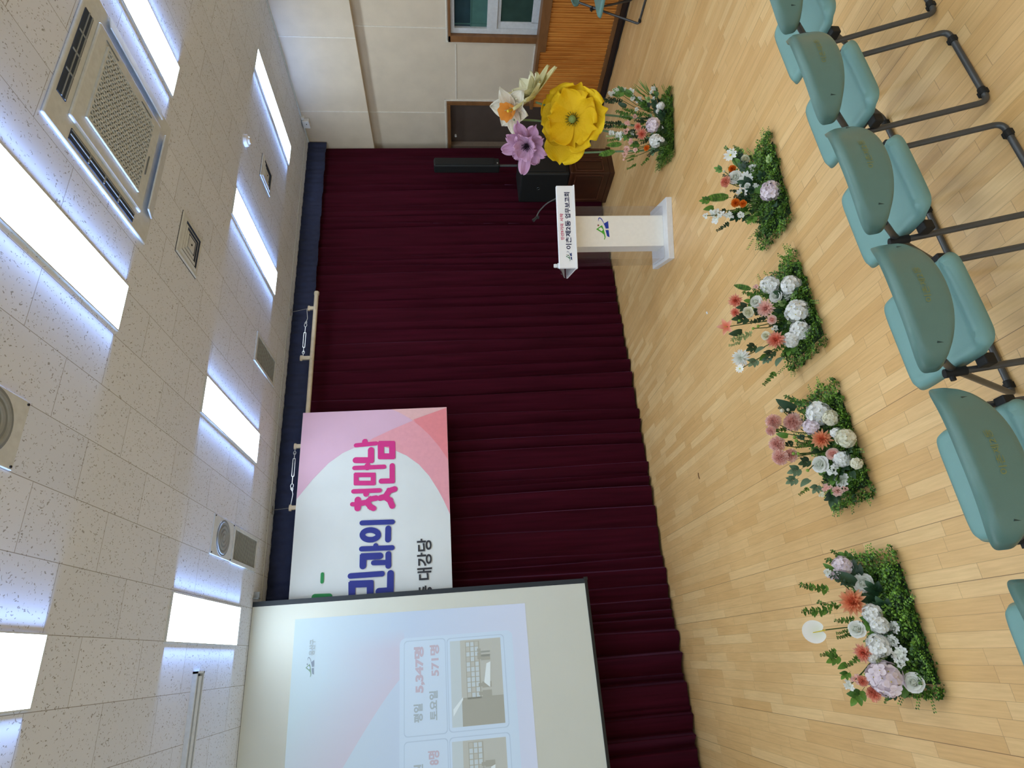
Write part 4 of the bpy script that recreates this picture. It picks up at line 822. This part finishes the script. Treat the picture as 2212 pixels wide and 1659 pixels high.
def g_ranunculus(seed):
    return layered([(7,.56,.44,14,20,.15,.01,-.2,.32),(7,.50,.40,44,30,.2,.01,-.15,.26),(6,.44,.34,66,40,.2,.01,-.1,.20),(6,.36,.26,92,45,.2,.0,-.08,.14),(5,.32,.20,100,40,.2,.0,-.04,.08)], seed)
def g_carnation(seed):
    return layered([(9,.88,.36,2,-5,.1,.12,-.15,.06),(9,.76,.34,24,0,.1,.14,-.10,.06),(8,.64,.32,44,0,.1,.15,-.06,.05),(7,.54,.28,62,0,.1,.14,-.02,.04),(6,.48,.22,78,0,.1,.12,0,.03)], seed, 'fan', nt=4, nv=7)
def g_dahlia(seed):
    mb = layered([(15,.98,.17,4,12,.5,0,-.12,.04),(14,.86,.16,18,18,.6,0,-.06,.04),(12,.72,.15,34,22,.7,0,-.02,.03),(9,.54,.13,52,24,.8,0,0,.02),(6,.36,.11,72,14,.8,0,0,.01)], seed, 'point'); return mb
def g_chrys(seed):
    return layered([(20,.98,.11,2,8,.4,0,-.1,.05),(18,.88,.10,16,10,.5,0,-.05,.04),(16,.72,.10,32,14,.5,0,0,.03),(12,.52,.09,52,14,.6,0,.02,.02)], seed, 'round')
def g_daisy(seed):
    mb = layered([(11,.94,.21,6,6,.15,.01,0,.10)], seed, 'round'); mb.lathe([(0,.14),(.10,.12),(.17,.05),(.19,-.03)], 12, m=1); return mb
def g_lily(seed):
    mb = layered([(5,1.05,.26,35,-20,.3,.02,-.3,.05)], seed, 'point'); mb.tube([(0,0,-.3),(0,.05,.35)], .035, 5, 1); return mb
def g_anth(seed):
    mb = MB()
    def f(u, v):
        a = 2*PI*v; r = u*(.86+.16*math.cos(a)-.30*math.exp(-((a-PI)**2)/.12)); return (r*math.cos(a)*1.0+.1, r*math.sin(a)*.95, .12*u*u+.06*math.sin(a)*u)
    mb.grid(f, 5, 28, 0); mb.tube([(-.55,0,.05),(-.1,.02,.18),(.35,.03,.30)], .045, 8, 1, r1=.03); return mb
def g_bud(seed):
    mb = MB(); mb.lathe([(0,.9),(.35,.75),(.62,.25),(.6,-.2),(.3,-.7),(0,-.8)], 10); return mb
def g_leaf(seed):
    rnd = random.Random(seed); mb = MB()
    if seed % 2:
        mb.tube([(-1.1,0,-.2),(-.2,.03,0),(.5,0,.05)], .02, 4, 1)
        for s_, a_ in ((-.5,.9),(-.3,-.9),(.1,.75),(.15,-.8),(.45,.05)): petal(mb, 1.0, .30, .25, -.6, .2, .02, Matrix.Translation((s_, 0, 0)) @ Matrix.Rotation(a_+rnd.uniform(-.2,.2), 4, 'Z'), 'point', 7, 4)
    else: petal(mb, 1.9, .46, .25, -.6, .25, .03, Matrix.Translation((-.9, 0, 0)), 'point', 9, 4)
    return mb
def g_sprig(seed):
    rnd = random.Random(seed); mb = MB(); mb.tube([(-1.1,0,-.25),(-.4,.06,.0),(.3,0,.06),(1.0,-.08,0)], .018, 4, 1)
    for k in range(30):
        s = -.85+1.85*k/29; a = rnd.uniform(-.5,.5)+(PI/2.6 if k % 2 else -PI/2.6)
        T = Matrix.Translation((s, .03*math.sin(s*3), .03)) @ Matrix.Rotation(a, 4, 'Z') @ Matrix.Rotation(rnd.uniform(-.9,.5), 4, 'Y'); L = rnd.uniform(.22,.40)*(1.05-.35*max(0, s)); petal(mb, L, L*.27, .2, -.3, .2, 0, T, 'point', 3, 2)
    return mb
def g_fern(seed):
    mb = MB(); mb.tube([(-1.05,0,-.3),(-.3,0,.02),(.4,0,.05),(1.05,0,-.12)], .016, 4, 1)
    for k in range(22):
        s = -.7+1.75*k/21
        for sg in (-1, 1):
            T = Matrix.Translation((s, 0, .02)) @ Matrix.Rotation(sg*1.12, 4, 'Z'); L = .42*(1-max(0, s)**2*.75)*min(1, (s+1.05)*1.6); petal(mb, L, .055, .1, -.5, .1, 0, T, 'point', 3, 2)
    return mb
def g_blade(seed):
    rnd = random.Random(seed); mb = MB()
    for k in range(3): petal(mb, 2.1, .045, .5+rnd.uniform(-.2,.2), -.9, .3, 0, Matrix.Translation((-1, .05*k, -.3)) @ Matrix.Rotation(rnd.uniform(-.25,.25), 4, 'Z'), 'point', 8, 2)
    return mb
GEN = dict(hydrangea=(g_hydrangea,3), floret=(g_floret,3), rose=(g_rose,2), ranunculus=(g_ranunculus,1), carnation=(g_carnation,2), dahlia=(g_dahlia,2), chrysanthemum=(g_chrys,1), daisy=(g_daisy,2), lily=(g_lily,1), anthurium=(g_anth,1), bud=(g_bud,1), berry=(g_bud,1), leaf=(g_leaf,3), sprig=(g_sprig,3), fern=(g_fern,1), blade=(g_blade,2))
NAMES = dict(hydrangea='hydrangea_bloom', floret='small_blossom', rose='rose_bloom', ranunculus='ranunculus_bloom', carnation='carnation_bloom', dahlia='dahlia_bloom', chrysanthemum='chrysanthemum_bloom', daisy='daisy_bloom', lily='lily_bloom', anthurium='anthurium_bloom', bud='flower_bud', berry='berry', leaf='large_leaf', sprig='leafy_sprig', fern='fern_frond', blade='grass_blade')
c_ = lin
PCOL = {'white': (c_(236,240,226), c_(250,250,248)), 'cream': (c_(228,226,190), c_(240,236,214)), 'lilac': (c_(236,214,224), c_(246,232,240)), 'pink': (c_(253,192,180), c_(255,220,210)), 'coral': (c_(248,128,98), c_(253,192,168)), 'orange': (c_(248,136,92), c_(253,192,148)), 'green': (c_(120,160,60), c_(160,196,90)), 'dark': (c_(30,40,30), c_(40,56,36))}
PM = {k: petal_mat(k+'_petal', a, b_, .6, .4 if k in ('pink', 'coral', 'orange') else .2) for k, (a, b_) in PCOL.items()}
PM['deeporange'] = petal_mat('deep_orange_petal', c_(240,106,16), c_(250,146,40))
LM = {'green': leaf_mat('fresh_green_leaf', c_(40,86,24), c_(104,150,58)), 'dark': leaf_mat('dark_green_leaf', c_(22,48,30), c_(50,84,54)), 'sage': leaf_mat('sage_leaf', c_(66,98,74), c_(122,150,124)), 'varieg': leaf_mat('variegated_leaf', c_(60,110,40), c_(176,200,130)), 'pale': leaf_mat('pale_leaf', c_(136,158,100), c_(190,202,150))}
STEM = pm('flower_stem', c_(66,92,40), .6); YEL = pm('yellow_heart', c_(214,196,60), .7); DKI = pm('hydrangea_inside', c_(150,160,120), .8)
_meshes = {}
def bloom_mesh(kind, col, var):
    key = (kind, col, var)
    if key not in _meshes:
        mb = GEN[kind][0](var*7+3)
        if kind in ('leaf', 'sprig', 'fern', 'blade'): mats = [LM.get(col, LM['green']), STEM]
        elif kind == 'berry': mats = [PM['green']]
        elif kind == 'bud' and col == 'dark': mats = [PM['dark']]
        else: mats = [PM['deeporange'] if (col == 'orange' and kind == 'carnation') else PM[col], YEL, DKI if kind == 'hydrangea' else STEM]
        if kind == 'lily': mats = [PM['coral'], YEL, STEM]
        _meshes[key] = mb.mesh(NAMES[kind], mats, 50)
    return _meshes[key]
GRASS = leaf_mat('artificial_grass_leaf', c_(34,74,20), c_(132,176,60)); GRASS2 = leaf_mat('darker_grass_leaf', c_(24,56,20), c_(84,126,52)); MATB = pm('grass_mat_core', c_(24,44,18), .9, var=.3, scale=40)
def grass_mat(parent, w_, d_, h_, seed, rz_=0, blade=False, n=8500):
    rnd = random.Random(seed); mb = MB(); Rz = Matrix.Rotation(rz_, 4, 'Z')
    lump = lambda x, y: .62+.38*math.sin(x*23+seed)*math.cos(y*19+seed*2)+.22*math.sin(x*51+y*37)
    def core(u, v):
        a, c = 2*u-1, 2*v-1; e = max(abs(a), abs(c)); x, y = a*w_/2*.84, c*d_/2*.84; z = .004 if e > .999 else (h_*.55*lump(x, y) if e < .9 else h_*.3)
        return (x, y, z)
    mb.grid(core, 20, 14, 1, Rz); mb.poly([(-w_*.42,-d_*.42,.003),(-w_*.42,d_*.42,.003),(w_*.42,d_*.42,.003),(w_*.42,-d_*.42,.003)], 1, Rz)
    for i in range(n):
        x, y = rnd.uniform(-.5,.5), rnd.uniform(-.5,.5)
        # leaves crowd outward over the edges
        e = max(abs(x), abs(y))*2; jag = 1+.05*math.sin(x*40+seed)+.05*math.cos(y*33)
        X, Y = x*w_*jag, y*d_*jag; z = h_*lump(X, Y)*rnd.uniform(.35, 1.08) if e < .86 else rnd.uniform(.006, h_*.8*lump(X, Y)+.006)
        L = rnd.uniform(.009,.018) if not blade else rnd.uniform(.016,.032); Wd = L*(.42 if not blade else .13)
        out = math.atan2(y, x) if e > .8 else rnd.random()*6.28
        T = Rz @ Matrix.Translation((X, Y, z)) @ Matrix.Rotation(out+rnd.uniform(-1,1), 4, 'Z') @ Matrix.Rotation(-rnd.uniform(-.1, 1.1), 4, 'Y') @ Matrix.Rotation(rnd.uniform(-.6,.6), 4, 'X')
        mb.add([(0,0,0),(L*.5,-Wd,.15*L),(L,0,0),(L*.5,Wd,.15*L)], [(0,1,2,3)], 0 if rnd.random() < .68 else 2, T)
    for i in range(26):
        a = rnd.random()*6.28; X = math.cos(a)*w_*.5*(1+.0*rnd.random()); Y = math.sin(a)*d_*.5; X = max(-w_*.5, min(w_*.5, X*1.3)); Y = max(-d_*.5, min(d_*.5, Y*1.3))
        T0 = Rz @ Matrix.Translation((X*.95, Y*.95, rnd.uniform(.02, h_))) @ Matrix.Rotation(math.atan2(Y, X)+rnd.uniform(-.6,.6), 4, 'Z') @ Matrix.Rotation(-rnd.uniform(-.1,.7), 4, 'Y')
        for k in range(12):
            s = .007*k; L = .014; T = T0 @ Matrix.Translation((s, 0, 0)) @ Matrix.Rotation(1.1*(-1 if k % 2 else 1), 4, 'Z'); mb.add([(0,0,0),(L*.5,-L*.35,.002),(L,0,0),(L*.5,L*.35,.002)], [(0,1,2,3)], 0, T)
    return mb.build('grass_mat', [GRASS, MATB, GRASS2], parent, smooth=None)
CAMP = Vector((0, 0, 2.1086))
def arrangement(key, name, label, cx, cy, w_, d_, h_, rz_, blade=False):
    t = thing(name, label, 'flower arrangement', (cx, cy, 0), 0, 'flower arrangements along the stage front')
    seed = int(key[1])*13; rnd = random.Random(seed); grass_mat(t, w_, d_, h_, seed, rz_, blade)
    for i, (kind, col, x, y, z, r) in enumerate(FLOWERS[key]):
        P = Vector((x-cx, y-cy, z)); me = bloom_mesh(kind, col, i % GEN[kind][1]); o = bpy.data.objects.new(NAMES[kind], me); COL.objects.link(o); o.parent = t
        tc = (CAMP-Vector((x, y, z))); tc.normalize()
        base = Vector((P.x*.45, P.y*.45+.02, .04))
        if kind in ('sprig', 'fern', 'blade', 'leaf'):
            ax = (P-base); ax.z += .02; ax.x += rnd.uniform(-.03,.03)
            if ax.length < .04: ax = Vector((rnd.uniform(-1,1), -.3, .25))
            ax.normalize(); nr = tc+Vector((rnd.uniform(-.4,.4), rnd.uniform(-.4,.4), .4)); nr = (nr-ax*nr.dot(ax)).normalized(); sd = nr.cross(ax)
            Rm = Matrix((ax, sd, nr)).transposed().to_4x4(); sc = r
        else:
            nr = (tc*.8+Vector((rnd.uniform(-.35,.35), rnd.uniform(-.3,.2), rnd.uniform(.15,.6)))).normalized()
            if kind == 'anthurium': nr = (tc+Vector((-.1,0,.1))).normalized()
            Rm = nr.to_track_quat('Z', 'Y').to_matrix().to_4x4() @ Matrix.Rotation(rnd.random()*6.28, 4, 'Z'); sc = r*(1.04 if kind != 'hydrangea' else .98)
        Mx = Matrix.Translation(P) @ Rm @ Matrix.Scale(sc, 4); o.matrix_local = Mx
        if z > .13 and kind not in ('sprig', 'fern', 'leaf', 'blade'):
            p0 = P-nr*r*.25; mid = (p0+base)/2+Vector((rnd.uniform(-.015,.015), .02, .02)); inv = Mx.inverted()
            b = MB(); b.tube([tuple(inv @ q) for q in (base, mid, p0)], .0028/sc, 5); b.build('stem', STEM, o)
    # green filler between the blooms
    fl = [f for f in FLOWERS[key] if f[0] not in ('sprig', 'fern', 'leaf', 'blade')]
    for i in range(FILL[key]):
        f = rnd.choice(fl); x = f[2]+rnd.uniform(-.06,.06); y = f[3]+rnd.uniform(-.02,.06); z = max(.07, f[4]*rnd.uniform(.45,.95)); P = Vector((x-cx, y-cy, z)); base = Vector((P.x*.5, P.y*.5, .04))
        kind, col = rnd.choice((('sprig','green'), ('sprig','dark'), ('leaf','dark'), ('sprig','green'), ('leaf','green'))); r = rnd.uniform(.035,.065)
        o = bpy.data.objects.new(NAMES[kind], bloom_mesh(kind, col, i % GEN[kind][1])); COL.objects.link(o); o.parent = t
        ax = P-base; ax += Vector((rnd.uniform(-.06,.06), rnd.uniform(-.03,.03), .03)); ax.normalize(); tc = (CAMP-Vector((x, y, z))).normalized(); nr = tc+Vector((rnd.uniform(-.5,.5), rnd.uniform(-.4,.4), .4)); nr = (nr-ax*nr.dot(ax)).normalized(); sd = nr.cross(ax)
        o.matrix_local = Matrix.Translation(P) @ Matrix((ax, sd, nr)).transposed().to_4x4() @ Matrix.Scale(r, 4)
    return t
FILL = dict(m1=22, m2=28, m3=30, m4=30, m5=52)
arrangement('m1', 'flower_planter', 'flower arrangement with white anthurium, the one nearest the projection screen', -.01, 2.91, .62, .34, .085, 0)
arrangement('m2', 'flower_planter', 'flower arrangement with a fan of pink carnations and white hydrangeas, in green grass base', .90, 2.93, .62, .36, .072, 0)
arrangement('m3', 'flower_planter', 'flower arrangement with four white hydrangeas, coral dahlias and a white chrysanthemum', 1.76, 2.91, .62, .38, .078, 0)
arrangement('m4', 'flower_planter', 'sparser low flower arrangement with daisies, small orange blooms and one lilac hydrangea', 2.60, 2.80, .64, .36, .08, math.radians(-6))
arrangement('m5', 'flower_planter', 'flower arrangement beneath the giant yellow poppy, with white sprays and ferns', 4.37, 3.88, .60, .38, .058, math.radians(-25), True)

# giant cloth flowers
def giant(name, label, P, nr, spin, rings, mats, heart, stem_pts, scale=1.0):
    t = thing(name, label, 'giant flower', P, 0, 'giant cloth flowers behind the arrangement')
    nr = Vector(nr).normalized(); Rm = nr.to_track_quat('Z', 'Y').to_matrix().to_4x4() @ Matrix.Rotation(spin, 4, 'Z')
    rnd = random.Random(len(label))
    for (n, L, Wd, tilt, bend, cup, ruf, z, r0, shape, mi, lens) in rings:
        for k in range(n):
            a = 2*PI*k/n+rnd.uniform(-.1,.1)+mi*.5; L_ = L*(lens[k % len(lens)])
            b = MB(); T = Rm @ Matrix.Rotation(a, 4, 'Z') @ Matrix.Translation((r0, 0, z)); petal(b, L_*scale, Wd*scale, math.radians(tilt+rnd.uniform(-8,8)), math.radians(bend), cup, ruf, T, shape, 18, 30, 0, rnd.random()*6, 1.3, .005)
            o = b.build('petal', mats[mi], t, smooth=180); q = o.modifiers.new('thickness', 'SOLIDIFY'); q.thickness = .0012
    heart(t, Rm)
    b = MB(); b.tube(fillet([tuple(Vector(q)-Vector(P)) for q in stem_pts], .2, 8), .010, 10); b.build('stem', STEMG, t)
    b = MB(); p_ = Vector(stem_pts[-1])-Vector(P); b.lathe([(0,.012),(.05,.010),(.055,0)], 16, tuple(p_-Vector((0,0,p_.z+P[2]))) if False else (p_.x, p_.y, -P[2])); b.build('stem_base', STEMG, t)
    return t
STEMG = pm('pale_green_stem', c_(132,168,132), .6)
YP = [petal_mat('yellow_chiffon', c_(255,212,8), c_(255,232,30), .7, .22, True), petal_mat('deep_yellow_chiffon', c_(253,206,6), c_(255,226,20), .7, .2, True)]
def heart_poppy(t, Rm):
    b = MB(); b.lathe([(0,.085),(.018,.084),(.034,.070),(.036,.045),(.02,.02),(0,.015)], 16, T=Rm); b.build('seed_head', pm('poppy_green', c_(120,140,70), .6), t)
    b = MB()
    for k in range(40): a = k*2.399; r = .055+.018*math.sin(k*1.7); b.tube([tuple(Rm @ Vector((.02*math.cos(a), .02*math.sin(a), .02))), tuple(Rm @ Vector((r*math.cos(a), r*math.sin(a), .065)))], .0022, 4)
    b.build('stamens', pm('dark_green_stamen', c_(52,66,24), .7), t)
giant('giant_poppy', 'giant bright yellow cloth poppy standing over the last flower arrangement', (4.588, 3.97, .852), (-.66, -.62, .50), .3-PI/2,
      [(6,.325,.205,8,14,.06,.034,0,.02,'round',0,(1,.9,.98,.9,1.22,.92)), (6,.26,.155,20,16,.08,.036,.008,.015,'round',1,(1,1.06,.9,1.08,.92,1))], YP, heart_poppy, [(4.62, 4.0, .84), (4.72, 4.10, .60), (4.70, 4.16, .0)])
LP_ = [petal_mat('lilac_chiffon', c_(220,172,206), c_(238,198,226), .7, .3, True), petal_mat('pale_lilac_chiffon', c_(226,180,212), c_(244,206,230), .7, .3, True)]
def heart_dark(t, Rm):
    b = MB()
    for k in range(26): a = k*2.399; r = .012+.0014*k; b.tube([tuple(Rm @ Vector((.008*math.cos(a), .008*math.sin(a), .01))), tuple(Rm @ Vector((r*math.cos(a), r*math.sin(a), .075)))], .0028, 4)
    b.build('stamens', pm('dark_stamen', c_(44,24,44), .7), t)
giant('giant_anemone', 'giant lilac cloth flower with dark heart, lower left of the daffodil', (4.377, 4.08, 1.31), (-.86, -.30, .36), 1.1,
      [(9,.205,.062,14,10,.2,.018,0,.02,'round',0,(1,1.15,.8,1.25,.9,1.0,.8)), (6,.145,.066,40,14,.2,.016,.01,.015,'round',1,(1,.95,1.1,.9,1,1.1))], LP_, heart_dark, [(4.40, 4.08, 1.31), (4.425, 4.23, 1.13), (4.43, 4.235, .90), (4.50, 4.26, .0)])
def heart_trumpet(t, Rm):
    b = MB()
    def f(u, v): a = 2*PI*v; r = .035+.05*u**.8+.008*u*math.sin(a*7); return tuple(Rm @ Vector((r*math.cos(a), r*math.sin(a), .02+.12*u+.006*u*math.sin(a*9))))
    b.grid(f, 10, 56); b.build('trumpet', petal_mat('orange_trumpet', c_(250,172,76), c_(253,206,140), .6, .3), t, smooth=180)
    b = MB(); b.lathe([(0,.10),(.012,.098),(.014,.03),(0,.02)], 8, T=Rm); b.build('pistil', YEL, t)
WP_ = [petal_mat('white_crepe', c_(238,232,214), c_(246,244,236), .7, .3, True)]
giant('giant_daffodil', 'giant white cloth daffodil with orange trumpet, tallest of the group', (4.695, 3.95, 1.425), (-.62, -.28, .62), .5,
      [(6,.21,.085,10,14,.35,.014,0,.025,'point',0,(1,1.1,.85,1.15,.95,1.2))], WP_, heart_trumpet, [(4.62, 4.01, 1.43), (4.70, 4.08, 1.20), (4.62, 4.22, .0)])
CP_ = [petal_mat('cream_chiffon', c_(240,234,178), c_(250,246,212), .7, .35, True), petal_mat('pale_cream_chiffon', c_(246,242,208), c_(252,250,230), .7, .3, True)]
giant('giant_daisy', 'giant pale cream cloth flower seen edge on, uppermost towards the window', (4.77, 3.88, 1.235), (.28, -.56, .62), .2,
      [(9,.30,.085,14,12,.3,.012,0,.02,'point',0,(1,.92,1.08,.95)), (8,.22,.075,38,14,.3,.010,.01,.015,'point',1,(1,1.1,.9))], CP_, heart_trumpet if False else (lambda t, Rm: MB().lathe([(0,.04),(.03,.03),(.035,0)], 14, T=Rm).build('flower_heart', YEL, t)), [(4.74, 3.91, 1.21), (4.80, 4.05, .95), (4.82, 4.16, .0)])
